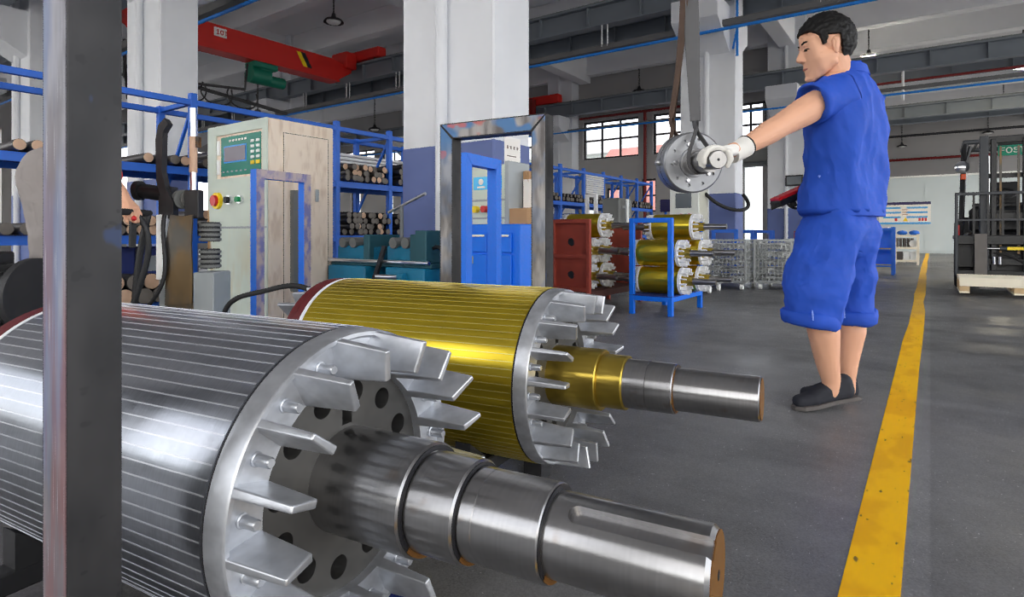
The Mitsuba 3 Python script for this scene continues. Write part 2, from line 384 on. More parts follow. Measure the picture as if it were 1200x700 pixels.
struct('wall_front', extr(sbox(-32, 0, 9.5, 6.9).difference(unary_union([sbox(-31.4 + 2.74 * i, .9, -29.2 + 2.74 * i, 5.6) for i in range(15)])), .3, 'xz', -6.3), 'mat_grey_wall', label='front wall of the hall with tall window openings')
struct('wall_recess', bx(-4.1, -3.8, WY + .3, 36, 0, 6.9), 'mat_grey_wall', label='grey return wall beside the far bay')
struct('wall_far', bx(-3.8, 9.5, 36, 36.3, 0, 6.9), 'mat_grey_wall', label='dim grey far wall above the partition')
struct('partition', bx(-3.8, 9.5, 28.8, 28.9, 0, 3.07), 'mat_partition', label='pale panelled partition at the end of the hall')
for i in range(11):
    x0 = -3.8 + 1.2 * i
    part('partition', 'panel', bx(x0 + .012, x0 + 1.188, 28.77, 28.8, 0.06, 3.05), 'mat_partition')
part('partition', 'top_rail', bx(-3.8, 9.5, 28.74, 28.9, 3.05, 3.12), 'mat_white_plastic')
def window(a, b, z0, z1, nx, nz, y=WY):
    k = struct(f'window_{len([q for q in scene if q.startswith("window_") and q.count("__") == 0]) + 1}',
               join([bx(a, b, y + .1, y + .16, z0, z0 + .06), bx(a, b, y + .1, y + .16, z1 - .06, z1), bx(a, a + .05, y + .1, y + .16, z0, z1), bx(b - .05, b, y + .1, y + .16, z0, z1)]),
               'mat_black_steel', label='dark framed window in the grey back wall')
    for i in range(1, nx):
        x = a + (b - a) * i / nx; part(k, 'mullion', bx(x - .03, x + .03, y + .105, y + .155, z0, z1), 'mat_black_steel')
    for j in range(1, nz):
        z = z0 + (z1 - z0) * j / nz; part(k, 'transom', bx(a, b, y + .107, y + .153, z - .025, z + .025), 'mat_black_steel')
    for i in range(nx):
        for j in range(nz):
            m = extr(sbox(a + (b - a) * i / nx, z0 + (z1 - z0) * j / nz, a + (b - a) * (i + 1) / nx, z0 + (z1 - z0) * (j + 1) / nz), .004, 'xz', y + .13)
            v = np.array([[a + (b - a) * i / nx, z0 + (z1 - z0) * j / nz], [a + (b - a) * (i + 1) / nx, z0 + (z1 - z0) * (j + 1) / nz]])
            q = trimesh.Trimesh([[v[0, 0], y + .13, v[0, 1]], [v[1, 0], y + .13, v[0, 1]], [v[1, 0], y + .13, v[1, 1]], [v[0, 0], y + .13, v[1, 1]]], [[0, 1, 2], [0, 2, 3]], process=False)
            part(k, 'pane', q, 'mat_glass')
for a, b in wins: window(a, b, 3.39, 4.72, 3 if b - a > 1.5 else 2, 2)
for a, b, c, d in low: window(a, b, c, d, 1, 2)
struct('trim_1', join([bx(-4.7, -4.62, WY - .03, WY + .3, 0, 2.88), bx(-4.7, -3.8, WY - .03, WY + .3, 2.8, 2.9)]), 'mat_rail_grey', label='steel surround of the open doorway in the back wall')
part('wall_back', 'shutter_box', bx(-4.75, -3.8, WY - .35, WY, 2.9, 3.25), 'mat_machine_grey')
# outdoors behind the windows
k = one('house', 'long pale building outside the back windows', 'building', bx(-60, -12.6, 45, 55, 0, 7.6), 'mat_house_wall')
part(k, 'roof', extr(Polygon([(-60.5, 7.6), (-12.3, 7.6), (-13.5, 8.8), (-58, 8.8)]), 11, 'xz', 44.5), 'mat_roof_pale')
one('shed', 'low shed with a red roof outside the right back windows', 'shed', join([bx(-18.6, -13, 38, 41, 0, 6.1), extr(Polygon([(-18.9, 6.1), (-12.7, 6.1), (-13.2, 6.75), (-18.4, 6.75)]), 3.2, 'xz', 37.9)]), 'mat_roof_red')
for i in range(11): part(k, 'window', bx(-57 + 4 * i, -55 + 4 * i, 44.9, 45.0, 4.6, 6.4), 'mat_screen_dark')
# columns
def column(x1, y0, dado=True, corb=True, pipe=True):
    k = key('column'); x0 = x1 - 1.0
    put(k, join([bx(x0, x1, y0, y0 + .5, 0, 6.9, .015)]), 'mat_white_wall')
    labels[k] = {'kind': 'structure', 'label': 'white concrete column with a blue painted base'}
    part(k, 'painted_base', bx(x0 - .004, x1 + .004, y0 - .004, y0 + .504, 0, 1.5, .015), 'mat_dado')
    if corb:
        for s in (-1, 1):
            pol = Polygon([(0, 4.0), (.75, 4.45), (.75, 4.82), (0, 4.82)])
            m = extr(pol, .8, 'yz', x0 + .1)
            if s < 0:
                m.vertices[:, 1] *= -1; m.invert(); m.apply_translation((0, y0, 0))
            else: m.apply_translation((0, y0 + .5, 0))
            part(k, 'corbel', m, 'mat_white_wall')
    if pipe: part(k, 'rain_pipe', cyl((x0 + .5, y0 - .05, 0.02), (x0 + .5, y0 - .05, 6.9), .05, 14), 'mat_white_wall', smooth=40)
    return k
for x in (-2.75, -8.25, -13.3, -19.5): column(x, 3.63)
for x in (-2.81, -9.4, -16.0, -22.6): column(x, 10.8)
for x in (-2.8, -10.2, -17.6): column(x, 17.98)
column(-2.8, 25.2)
# crane runways along X, ribbed plate girders with a flange above and below
def runway(y, x0, x1, label):
    k = struct('runway_beam', join([bx(x0, x1, y - .012, y + .012, 4.82, 5.26)]), 'mat_dark_steel', label=label)
    part(k, 'flange', bx(x0, x1, y - .13, y + .13, 5.22, 5.26), 'mat_dark_steel')
    part(k, 'flange', bx(x0, x1, y - .11, y + .11, 4.82, 4.85), 'mat_dark_steel')
    part(k, 'rail', bx(x0, x1, y - .03, y + .03, 5.26, 5.32), 'mat_rail_grey')
    n = int((x1 - x0) / 1.1)
    for i in range(n):
        x = x0 + (i + .5) * (x1 - x0) / n
        part(k, 'stiffener', bx(x - .012, x + .012, y - .105, y + .105, 4.85, 5.22), 'mat_dark_steel')
for yr in (3.88, 11.05, 18.23, 25.45):
    for s in (-1, 1):
        y = yr + s * .62
        if yr == 18.23 and s == 1: runway(y, -3.7, 9.4, 'dark ribbed crane runway girder on the far side of its columns'); continue
        if yr > 20: runway(y, -3.7, 9.4, 'dark ribbed crane runway girder in the far bay'); continue
        runway(y, -31.5, 9.4, 'dark ribbed crane runway girder along the column row')
# red bridge crane with its green hoist
k = thing('bridge_crane', 'red overhead bridge crane spanning the bay at upper left', 'crane')
gx = -12.6
pol = Polygon([(4.75, 5.0), (5.1, 4.72), (9.75, 4.72), (10.2, 5.0), (10.2, 5.12), (9.6, 5.25), (5.2, 5.25), (4.75, 5.12)])
part(k, 'girder', extr(pol, .32, 'yz', gx - .16), 'mat_crane_red')
part(k, 'lower_flange', bx(gx - .2, gx + .2, 5.2, 9.8, 4.69, 4.73), 'mat_crane_red')
for y in (4.5, 10.43):
    part(k, 'end_carriage', bx(gx - 1.1, gx + 1.1, y - .14, y + .14, 5.33, 5.58, .02), 'mat_crane_red')
    part(k, 'bracket', bx(gx - .3, gx + .3, y - .5 if y > 8 else y + .16, y - .16 if y > 8 else y + .5, 5.08, 5.5, .02), 'mat_crane_red')
    for xx in (-.85, .85): part(k, 'wheel', cyl((gx + xx, y - .07, 5.413), (gx + xx, y + .07, 5.413), .09, 16), 'mat_black')
part(k, 'capacity_plate', bx(gx + .16, gx + .168, 6.55, 6.83, 5.0, 5.19), 'mat_paper')
tm = meshkit.text_mesh('10T', .10, .004, bold=True); tm.apply_transform(np.array([[0, 0, 1, gx + .168], [1, 0, 0, 6.585], [0, 1, 0, 5.045], [0, 0, 0, 1.0]])); part(k, 'capacity_lettering', tm, 'mat_crane_red')
for i, mm in enumerate(('mat_yellow_plastic', 'mat_black')):
    part(k, 'hazard_stripe', extr(Polygon([(8.75 + .12 * i, 4.85), (8.87 + .12 * i, 4.85), (8.67 + .12 * i, 5.18), (8.55 + .12 * i, 5.18)]), .004, 'yz', gx + .16), mm)
hk = thing('electric_hoist', 'green electric hoist hanging under the red bridge crane', 'hoist')
hy = 7.75
part(hk, 'drum', cyl((gx, hy - .3, 4.4), (gx, hy + .15, 4.4), .19, 24), 'mat_hoist_green', smooth=40)
part(hk, 'motor', cyl((gx, hy + .15, 4.34), (gx, hy + .55, 4.34), .13, 20), 'mat_hoist_green', smooth=40)
part(hk, 'trolley', bx(gx - .2, gx + .2, hy - .3, hy + .3, 4.55, 4.685, .02), 'mat_hoist_green')
part(hk, 'gearbox', bx(gx - .15, gx + .15, hy - .1, hy + .2, 4.5, 4.68, .02), 'mat_hoist_green')
part(hk, 'rope', cyl((gx, hy - .1, 3.6), (gx, hy - .1, 4.3), .015, 8), 'mat_black')
part(hk, 'hook_block', box(.12, .12, .25, (gx, hy - .1, 3.5), .03), 'mat_black')
k = thing('bridge_crane', 'red crane girder end peeping out right of the near white column', 'crane')
part(k, 'girder', bx(-11.75, -11.45, 11.9, 17.4, 4.72, 5.2), 'mat_crane_red_dim'); part(k, 'end_carriage', bx(-12.7, -10.45, 17.45, 17.75, 5.33, 5.62, .02), 'mat_crane_red'); part(k, 'bracket', bx(-11.85, -11.35, 17.2, 17.44, 4.9, 5.5), 'mat_crane_red_dim')
k = one('festoon_frame', 'dark steel cable festoon frame under the red crane', 'frame', join([bar((-13.6, 5.3, 4.25), (-12.9, 8.6, 3.72), .07), bar((-13.6, 5.3, 4.25), (-13.2, 5.2, 3.5), .05), bar((-13.6, 5.3, 4.0), (-13.6, 5.3, 4.8), .05), bar((-13.9, 5.1, 4.1), (-12.7, 7.4, 4.05), .05), bar((-12.7, 7.4, 4.05), (gx, 7.4, 4.62), .03)]), 'mat_black_steel')
for i in range(4):
    y = 5.6 + .55 * i
    part(k, 'cable', tube([(-13.4 + .1 * i, y, 4.15), (-13.3 + .1 * i, y + .12, 3.7), (-13.2 + .1 * i, y + .4, 3.68), (-13.2 + .1 * i, y + .55, 4.05)], .018, 6, sub=12), 'mat_black')
# pipes and trays along X
for i, (y, xs) in enumerate(((4.95, (-31, 8)), (10.28, (-31, 9)), (17.55, (-31, 9)))):
    one('air_pipe', ('blue compressed air pipe above the blue racks at upper left', 'blue compressed air pipe under the grey cable tray', 'blue compressed air pipe high on the far column row')[i], 'pipe', cyl((xs[0], y, 4.26), (xs[1], y, 4.26), .028, 10), 'mat_pipe_blue', smooth=40)
k = one('cable_tray', 'grey cable tray above the blue air pipe on the middle column row', 'cable tray', bx(-31, 9, 10.33, 10.52, 4.34, 4.44), 'mat_tray')
for x in np.arange(-24.2, 6, 1.9):
    part(k, 'hanger', join([cyl((x, 10.34, 4.4), (x, 10.34, 4.84), .014, 6), cyl((x + .12, 10.34, 4.4), (x + .12, 10.34, 4.84), .014, 6)]), 'mat_white_rod')
k = one('cable_tray', 'grey cable tray beside the blue air pipe at upper left', 'cable tray', bx(-31, 8, 4.98, 5.2, 4.4, 4.54), 'mat_tray')
k = one('cable_tray', 'grey conduit run on the far column row', 'conduit', bx(-3.2, 9, 17.58, 17.68, 4.36, 4.44), 'mat_tray')
for x in (-.55, 2.3, 5.0): part(k, 'hanger', cyl((x, 17.62, 4.1), (x, 17.62, 4.85), .03, 8), 'mat_white_rod')
one('fire_pipe', 'dark red fire pipe above the conduit on the far column row', 'pipe', cyl((-2.6, 17.82, 4.62), (9, 17.82, 4.62), .03, 10), 'mat_crane_red_dim', smooth=40)
one('fire_pipe', 'dark red fire pipe on the dim far wall above the partition', 'pipe', cyl((-3.6, 35.9, 4.55), (9, 35.9, 4.55), .06, 10), 'mat_crane_red_dim', smooth=40)
k = one('fire_pipe', 'dark red fire pipe along the back wall over the windows', 'pipe', cyl((-10.1, 18.38, 4.83), (-5.2, 18.38, 4.83), .04, 10), 'mat_crane_red_dim', smooth=40)
part(k, 'downpipe', cyl((-7.68, 18.4, 0), (-7.68, 18.4, 4.83), .05, 10), 'mat_crane_red_dim', smooth=40)
one('wall_pipe', 'dark horizontal pipe crossing the back windows', 'pipe', cyl((-30, 17.88, 4.36), (-3.9, 17.88, 4.36), .05, 10), 'mat_rail_grey', smooth=40)
one('far_conduit', 'thin dark conduit high in the far bay', 'conduit', cyl((-3.6, 30.5, 5.0), (9, 30.5, 5.0), .05, 10), 'mat_black_steel', smooth=40)
# pendant lamps
def lamp(px, py, d, lit, label, r=.23):
    p = P3(px, py, d); k = thing('pendant_lamp', label, 'lamp', None)
    part(k, 'shade', lathe([(0.0, .04), (.1, .06), (.1, .06), (.14, r * .8), (.2, r), (.21, r), (.2, r - .01)], 20), 'mat_black_steel', Tr(*p) @ Ry(math.pi / 2) @ Tr(-.2), smooth=40)
    part(k, 'cord', cyl((p[0], p[1], p[2] + .18), (p[0], p[1], 6.9), .018, 6), 'mat_black')
    kk = part(k, 'bulb', trimesh.creation.icosphere(2, r * .72), 'mat_lamp_glow', Tr(p[0], p[1], p[2] + .02) @ np.diag([1, 1, .45, 1]), smooth=True)
    if lit: scene[kk]['emitter'] = {'type': 'area', 'radiance': rgb([30, 27, 20])}
lamp(1018, 67, 16.2, True, 'lit pendant lamp hanging to the right of the worker in blue')
lamp(1199, 79, 16.4, True, 'lit pendant lamp at the right edge above the forklift')
lamp(749, 108, 19.5, False, 'dark pendant lamp above the back windows')
lamp(391, 26, 13.6, False, 'dark pendant lamp left of the near white column, high up')
lamp(1176, 124, 22.0, False, 'dark pendant lamp above the forklift mast')
lamp(287, 119, 20, False, 'dark pendant lamp far behind the beige control cabinet')
lamp(439, 152, 22, False, 'dark pendant lamp behind the blue rack')
lamp(1057, 172, 30, False, 'small dark pendant lamp far back above the partition, left one')
lamp(1158, 156, 28, False, 'small dark pendant lamp far back behind the forklift mast')

one('air_drop_pipe', 'blue air drop pipe with bracket on the corner of the middle column', 'pipe', join([cyl((-2.77, 10.75, 3.9), (-2.77, 10.75, 6.2), .022, 10), bar((-2.85, 10.78, 4.05), (-2.7, 10.45, 4.25), .03)]), 'mat_pipe_blue', smooth=40)
one('sagging_cable', 'black cable sagging between the white cabinet and the middle column', 'cable', tube([(-3.0, 9.7, 1.42), (-2.8, 9.95, 1.22), (-2.6, 10.3, 1.16), (-2.55, 10.6, 1.24), (-2.68, 10.79, 1.45)], .03, 8, sub=24), 'mat_rubber', smooth=True)
# ------------------------------------------------------------------ the two big rotors; local frame: x along the shaft towards the bare end, z up
PHI = math.radians(90 - 28.5) - (math.pi / 2 - TH)         # axis heading in plan
PHI = math.atan2(0.879 * SI - 0.477 * CO, 0.879 * CO + 0.477 * SI)
RH = 0.345
def rotorM(cx, cz): return Tr(*C3(cx, cz, RH)) @ Rz(PHI)
MG, MN = rotorM(0.118, 1.715), rotorM(-0.287, 0.988)
def spheres_hull(pts, r, n=1):
    ic = trimesh.creation.icosphere(n, r)
    return hullpts(np.vstack([ic.vertices + p for p in pts]))
def fin_mesh(seed):
    rnd = random.Random(seed); j = lambda s: rnd.uniform(-s, s)
    def pt(x, z, t): return [(x, t, z), (x, -t, z)]
    P = pt(.02, .2415, .0045) + pt(.02, .181, .0075) + pt(.136 + j(.004), .231 + j(.003), .0022) + pt(.129 + j(.004), .187 + j(.003), .0035)
    m = spheres_hull(P, .0032)
    m.apply_transform(Rx(j(.012))); return m
def rotor(M, label, gold, nfin, a0):
    k = thing('rotor', label, 'rotor', None)
    L = .79; nb = 80
    cm = 'mat_gold' if gold else 'mat_core_steel'
    part(k, 'core', lathe([(-L, 0), (-L, .2492), (-L, .2492), (-.003, .2492), (-.003, .2492), (-.003, .19), (-.003, .19), (-.06, .19), (-.06, .19), (-.06, 0)], 160), cm, M, smooth=40, label='gold lacquered laminated core' if gold else 'bright ground laminated steel core')
    part(k, 'joint_ring', lathe([(-.003, .2), (-.003, .2478), (-.003, .2478), (.002, .2478), (.002, .2478), (.002, .2)], 96), 'mat_slot_dark', M, smooth=40)
    skew = .05
    # one thin cast bar showing in each slot
    def barm():
        V = []; n = 10
        for i in range(n + 1):
            l = -L + .002 + (L - .006) * i / n; a = skew * (i / n - .5)
            for da, r in ((-.0045, .2486), (.0045, .2486), (.0045, .2497), (-.0045, .2497)): V.append((l, r * math.sin(a + da), r * math.cos(a + da)))
        Fc = []
        for i in range(n):
            for q in range(4):
                q2 = (q + 1) % 4; Fc += [(i * 4 + q, i * 4 + q2, i * 4 + 4 + q2), (i * 4 + q, i * 4 + 4 + q2, i * 4 + 4 + q)]
        m = trimesh.Trimesh(V, Fc, process=False)
        if m.volume < 0: m.invert()
        return m
    for i in range(nb): part(k, 'rotor_bar', barm, 'mat_bar_gold' if gold else 'mat_bar_bright', M @ Rx(2 * math.pi * (i + .3) / nb), tag='rotor_bar')
    ring = [(.002, .178), (.002, .2487), (.002, .2487), (.012, .2487), (.036, .2462), (.0395, .2435), (.0395, .2435), (.0395, .237), (.0395, .237), (.030, .232), (.030, .232), (.030, .179), (.030, .179), (.002, .178)]
    part(k, 'end_ring', lathe(ring, 120), 'mat_cast_aluminium', M, smooth=35, label='cast aluminium end ring')
    for i in range(nfin):
        v = i % 4; a = a0 + 2 * math.pi * i / nfin
        part(k, 'fin', lambda v=v: fin_mesh(v), 'mat_cast_aluminium', M @ Rx(-a), smooth=40, tag=f'fin{v}')
        part(k, 'stud', lambda: lathe([(.02, 0), (.02, .0105), (.033, .0105), (.034, .0085), (.058, .0078), (.0605, .006), (.0605, .006), (.0605, 0)], 16), 'mat_cast_aluminium', M @ Rx(-a - math.pi / nfin) @ Tr(0, 0, .212), smooth=40, tag='stud')
    # hub disc with a circle of holes
    d = man(fixm(lathe([(-.02, 0), (-.02, .1815), (.014, .1815), (.014, 0)], 120)))
    for i in range(12):
        a = math.radians(7.7) + i * math.pi / 6
        d -= man(fixm(cyl((-.1, .141 * math.sin(a), .141 * math.cos(a)), (.1, .141 * math.sin(a), .141 * math.cos(a)), .0185, 28)))
    d -= man(box(.1, .022, .03, (0, 0, .105)))
    part(k, 'hub_disc', unman(d), 'mat_disc', M, smooth=30, label='dark drilled hub disc')
    # far end: white insulating band, dark red bands, ring and fins
    part(k, 'white_band', lathe([(-L - .016, 0), (-L - .016, .2496), (-L - .016, .2496), (-L - .001, .2496), (-L - .001, .2496), (-L - .001, 0)], 96), 'mat_white_band', M, smooth=40, label='thin white band at the far end')
    for i in range(2):
        a, b = -L - .046 - .031 * i, -L - .017 - .031 * i
        part(k, 'red_band', lathe([(a, 0), (a, .247 - .003 * i), (a + .002, .249 - .003 * i), (b - .002, .249 - .003 * i), (b, .247 - .003 * i), (b, 0)], 96), 'mat_maroon', M, smooth=30, label='dark red band at the far end')
    part(k, 'far_ring', lathe([(-L - .1, .16), (-L - .1, .215), (-L - .08, .225), (-L - .07, .225), (-L - .07, .16), (-L - .1, .16)], 64), 'mat_cast_aluminium', M, smooth=35)
    for i in range(nfin):
        part(k, 'far_fin', lambda i=i: fin_mesh(i % 4), 'mat_cast_aluminium', M @ Tr(-L - .07) @ Rx(2 * math.pi * i / nfin) @ Tr(0, 0, -.028) @ Rz(math.pi), smooth=40, tag=f'fin{i % 4}')
    sh = (lambda *p: lathe(p, 96))
    def sec(l0, l1, r, ch=.003):
        return [(l0, r), (l0, r), (l1 - ch, r), (l1 - ch, r), (l1, r - ch), (l1, r - ch)]
    if gold:
        part(k, 'shaft_collar', lathe([(-.02, 0)] + sec(-.02, .158, .084) + [(.158, 0)], 96), 'mat_gold_shaft', M, smooth=30, label='gold lacquered shaft shoulder')
        part(k, 'shaft_collar', lathe([(.15, 0)] + sec(.15, .228, .073) + [(.228, 0)], 96), 'mat_gold_shaft', M, smooth=30, label='gold lacquered shaft shoulder')
        part(k, 'shaft', lathe([(-1.3, 0), (-1.3, .055), (-1.3, .055), (-.95, .055), (-.95, .055), (-.95, .075), (-.95, .075), (.22, .066), (.22, .066)] + [(.287, .066), (.288, .0645), (.289, .066)] + sec(.289, .358, .0655) + sec(.358, .563, .0555) + [(.563, 0)], 96), 'mat_shaft_steel', M, smooth=30, label='bright stepped steel shaft')
        part(k, 'end_face', lathe([(.5635, 0), (.5635, .051), (.565, .051), (.565, 0)], 48), 'mat_end_rust', M, smooth=30, label='rust brown shaft end face')
        part(k, 'rust_ring', lathe([(.3575, .055), (.3575, .0625), (.3595, .0625), (.3595, .055), (.3575, .055)], 64), 'mat_rust', M)
    else:
        prof = [(-1.3, 0), (-1.3, .06), (-1.3, .06), (-.95, .06), (-.95, .06), (-.95, .08), (-.95, .08)] + [(-.05, .08), (-.05, .08)] + sec(-.05, .187, .084, .003) + \
               [(.187, .0715), (.187, .0715), (.192, .0715), (.192, .0715)] + sec(.193, .271, .0735, .003) + [(.271, .0625), (.271, .0625), (.276, .0625), (.276, .0625)] + \
               [(.276, .0648), (.276, .0648), (.296, .0648), (.297, .0642), (.2985, .0642), (.299, .0648)] + sec(.299, .396, .0648, .002) + [(.397, .0555), (.397, .0555), (.5985, .0555), (.604, .0505), (.604, .0505), (.604, 0)]
        s = man(fixm(lathe(prof, 128)))
        # keyway with a round inner end, open at the shaft end, turned towards the camera side
        kw = extr(sbox(.438, -.0125, .70, .0125).union(__import__('shapely').Point(.438, 0).buffer(.0125, 16)), .03, 'xy', .0445)
        kw.apply_transform(Rx(math.radians(32)))
        s -= man(kw)
        part(k, 'shaft', unman(s), 'mat_shaft_steel', M, smooth=28, label='bright stepped steel shaft with a keyway')
        for l, r0, r1 in ((.1872, .0732, .0805), (.2712, .0635, .07), (.3965, .055, .0625)):
            part(k, 'shoulder_face', lathe([(l, r0), (l, r1), (l + .0015, r1), (l + .0015, r0), (l, r0)], 96), 'mat_slot_dark', M, label='dark shoulder face of the shaft')
            V_ = [(l + dl, r * math.sin(a), r * math.cos(a)) for a in np.linspace(math.radians(140), math.radians(232), 22) for dl, r in ((.0012, r0), (.0012, r1), (.0028, r1), (.0028, r0))]
            F_ = [t for i in range(21) for q in range(4) for t in ((i * 4 + q, i * 4 + (q + 1) % 4, i * 4 + 4 + (q + 1) % 4), (i * 4 + q, i * 4 + 4 + (q + 1) % 4, i * 4 + 4 + q))]
            part(k, 'rust_patch', trimesh.Trimesh(V_, F_, process=False), 'mat_end_rust', M, label='rust brown patch under a shaft shoulder')
        ef = man(fixm(lathe([(.6025, 0), (.6025, .0505), (.6055, .0505), (.6055, 0)], 96))) - man(kw)
        part(k, 'end_face', unman(ef), 'mat_end_rust', M, label='rust brown shaft end face')
        part(k, 'center_hole', cyl((.605, 0, 0), (.6062, 0, 0), .006, 16), 'mat_slot_dark', M)
    return k
rotor(MN, 'large bright steel rotor lying nearest, with a stepped shaft and keyway', False, 17, math.radians(-73.5))
rotor(MG, 'large gold lacquered rotor lying behind the bright steel one', True, 18, math.radians(-82.8))

# ------------------------------------------------------------------ rotor cradles: floor frame, bearing blocks and a welded inverted U
def uframe(k, M, p0, p1, H, w, m_face, z0=0.0, face=None):
    """an inverted U of square tube with mitred corners from p0 to p1 (plan), as two posts and a head"""
    p0, p1 = np.array(p0, float), np.array(p1, float); u = (p1 - p0) / np.linalg.norm(p1 - p0); L = np.linalg.norm(p1 - p0)
    def side(poly):
        m = extr(poly, w, 'xz', -w / 2)
        r = np.eye(4); r[:2, 0] = u; r[:2, 1] = (-u[1], u[0]); r[:2, 3] = p0; m.apply_transform(r); return m
    e = .0015
    part(k, 'post', side(Polygon([(0, z0), (w, z0), (w, H - w - e), (0, H - e)])), m_face, M)
    part(k, 'post', side(Polygon([(L - w, z0), (L, z0), (L, H - e), (L - w, H - w - e)])), m_face, M)
    part(k, 'head_beam', side(Polygon([(e, H), (w + e, H - w), (L - w - e, H - w), (L - e, H)])), m_face, M)
    if face:                                  # scuffed bare skin on the arch's front, a little inside the tube's rounded edges
        g = .004
        for poly in (Polygon([(g, z0), (w - g, z0), (w - g, H - w - g), (g, H - 2 * g)]), Polygon([(L - w + g, z0), (L - g, z0), (L - g, H - 2 * g), (L - w + g, H - w - g)]), Polygon([(2 * g, H - g), (w + g, H - w + g), (L - w - g, H - w + g), (L - 2 * g, H - g)])):
            m = extr(poly, .0012, 'xz', -w / 2 - .0012)
            r = np.eye(4); r[:2, 0] = u; r[:2, 1] = (-u[1], u[0]); r[:2, 3] = p0; m.apply_transform(r)
            part(k, 'scuffed_face', m, face, M, label='lighter scuffed front face')
def cradle(M, label, sgn, paint, ucol, foot=None):
    k = thing('rotor_cradle', label, 'rack')
    G = M @ Tr(0, 0, -RH)
    y0 = sgn * .36
    for ys_ in (-.24, .24) if sgn else ():
        part(k, 'skid_rail', bx(-.72, -.16, ys_ - .025, ys_ + .025, .0, .05, .004), paint, G)
    for l in (-.19, -.70):
        part(k, 'cross_beam', bx(l - .025, l + .025, min(-.30, y0 - .03) if sgn < 0 else -.30, max(.30, y0 + .03) if sgn > 0 else .30, .05, .095, .004), paint, G)
        for s in (-1, 1):
            q_ = math.sqrt(.2505 ** 2 - .145 ** 2); tz = lambda v: RH - q_ + (v - .145) * .145 / q_ - .0005
            m = extr(Polygon([(s * .105, .092), (s * .185, .092), (s * .185, tz(.185)), (s * .105, max(tz(.105), .093))]), .05, 'yz', l - .025)
            part(k, 'bearing_block', m, paint, G)
    return k, G
k, G = cradle(MN, 'steel cradle under the nearest rotor, its tall square post standing in front', -1, 'mat_black_steel', 'mat_post_steel')
uframe(k, G, (-.535, -.339), (-.072, -.339), 1.185, .06, 'mat_mill_scale', 0.0, 'mat_post_steel')
for l in (-.19, -.70): part(k, 'floor_tie', bx(l - .03, l + .03, -.37, -.2, 0.0, .05), 'mat_black_steel', G)
part(k, 'blue_foot', bx(-.03, .03, .13, .17, 0, .09), 'mat_blue_dark', G); part(k, 'foot_arm', bx(-.19, .03, .13, .17, .05, .09), 'mat_blue_dark', G)
k, G = cradle(MG, 'steel cradle under the gold rotor with a worn red and blue arch behind it', 1, 'mat_black_steel', 'mat_frame_worn')
uframe(k, G, (-.645, .375), (-.182, .375), 1.185, .06, 'mat_mill_scale', 0.0, 'mat_frame_worn')
for l in (-.19, -.70): part(k, 'floor_tie', bx(l - .03, l + .03, .2, .4, 0.0, .05), 'mat_black_steel', G)
part(k, 'foot', bx(-.12, -.06, .05, .11, 0, .092), 'mat_black_steel', G); part(k, 'foot_arm', bx(-.19, -.06, .05, .11, .055, .095), 'mat_black_steel', G)
def empty_cradle(M, label, col, face=None, H=1.185, W=.46, Lx=.95, far=True):
    """M: the near arch's left post on the floor, x to the right along the arch, y away"""
    k = thing('rotor_cradle', label, 'rack')
    uframe(k, M, (0, 0), (W, 0), H, .06, col)
    if face:
        for q in [q for q in scene if q.startswith(k + '__')]: pass
    if far: uframe(k, M, (0, Lx), (W, Lx), H, .06, col)
    for x in (0.0, W - .06): part(k, 'skid_rail', bx(x, x + .06, .03, Lx - .03 if far else Lx, .06, .12), col, M)
    for y in ((.25, .7) if Lx > .5 else (.18,)): part(k, 'cross_beam', bx(.06, W - .06, y, y + .06, .06, .12), col, M)
    return k
def faced(M, label, H=1.185, W=.46):
    """a cradle arch whose front faces are bare purple grey metal on blue tube"""
    k = empty_cradle(M, label, 'mat_blue_bright', H=H, W=W, far=False, Lx=.3)
    e = .002
    for poly, nm in ((Polygon([(0, 0), (.06, 0), (.06, H - .06), (0, H)]), 'bare_face'), (Polygon([(W - .06, 0), (W, 0), (W, H), (W - .06, H - .06)]), 'bare_face'), (Polygon([(0, H), (.06, H - .06), (W - .06, H - .06), (W, H)]), 'bare_face')):
        part(k, nm, extr(poly, e, 'xz', -.03 - e), 'mat_frame_purple', M, label='bare purple grey front face')
    return k
def at(px, d, ang): return Tr(*XY(px, d), 0) @ Rz(ang)
# arch plane runs along the rotors' cross direction: heading PHI + 90 degrees
faced(at(297, 3.9, PHI + math.pi / 2), 'blue cradle arch with bare purple front standing before the beige control cabinet')
empty_cradle(at(540.5, 3.12, PHI + math.pi / 2), 'blue cradle arch framed inside the worn arch, before the blue tool cabinet', 'mat_blue_bright', W=.38, far=False, Lx=.3)
# ------------------------------------------------------------------ beige control cabinet
k = thing('control_cabinet', 'tall beige control cabinet with green display panel and rust stains', 'cabinet')
cx0, cx1, cy0, cy1, ch = -5.0, -4.13, 2.58, 3.2, 1.65
part(k, 'body', bx(cx0 + .012, cx1, cy0 + .012, cy1, 0, ch, .01), 'mat_cabinet_beige')
front = sbox(cx0, 0, cx1, ch).difference(sbox(cx0 + .13, 1.21, cx1 - .06, 1.57))
part(k, 'front_panel', extr(front, .012, 'xz', cy0), 'mat_cabinet_green', label='pale green front panel with rust stains')
part(k, 'side_door', bx(cx1, cx1 + .006, cy0 + .14, cy1 - .06, .08, 1.55), 'mat_cabinet_beige')
for a_, b_, c_, d_ in ((.14, .145, .08, 1.55), (.555, .56, .08, 1.55), (.14, .56, 1.545, 1.55)): part(k, 'door_seam', bx(cx1 + .0055, cx1 + .0068, cy0 + a_, cy0 + b_, c_, d_), 'mat_machine_grey')
part(k, 'door_lock', bx(cx1 + .006, cx1 + .02, cy0 + .43, cy0 + .46, 1.02, 1.12, .004), 'mat_grey_plastic')
part(k, 'display_panel', bx(cx0 + .2, cx1 - .09, cy0 + .008, cy0 + .02, 1.23, 1.55), 'mat_panel_green', label='green display panel')
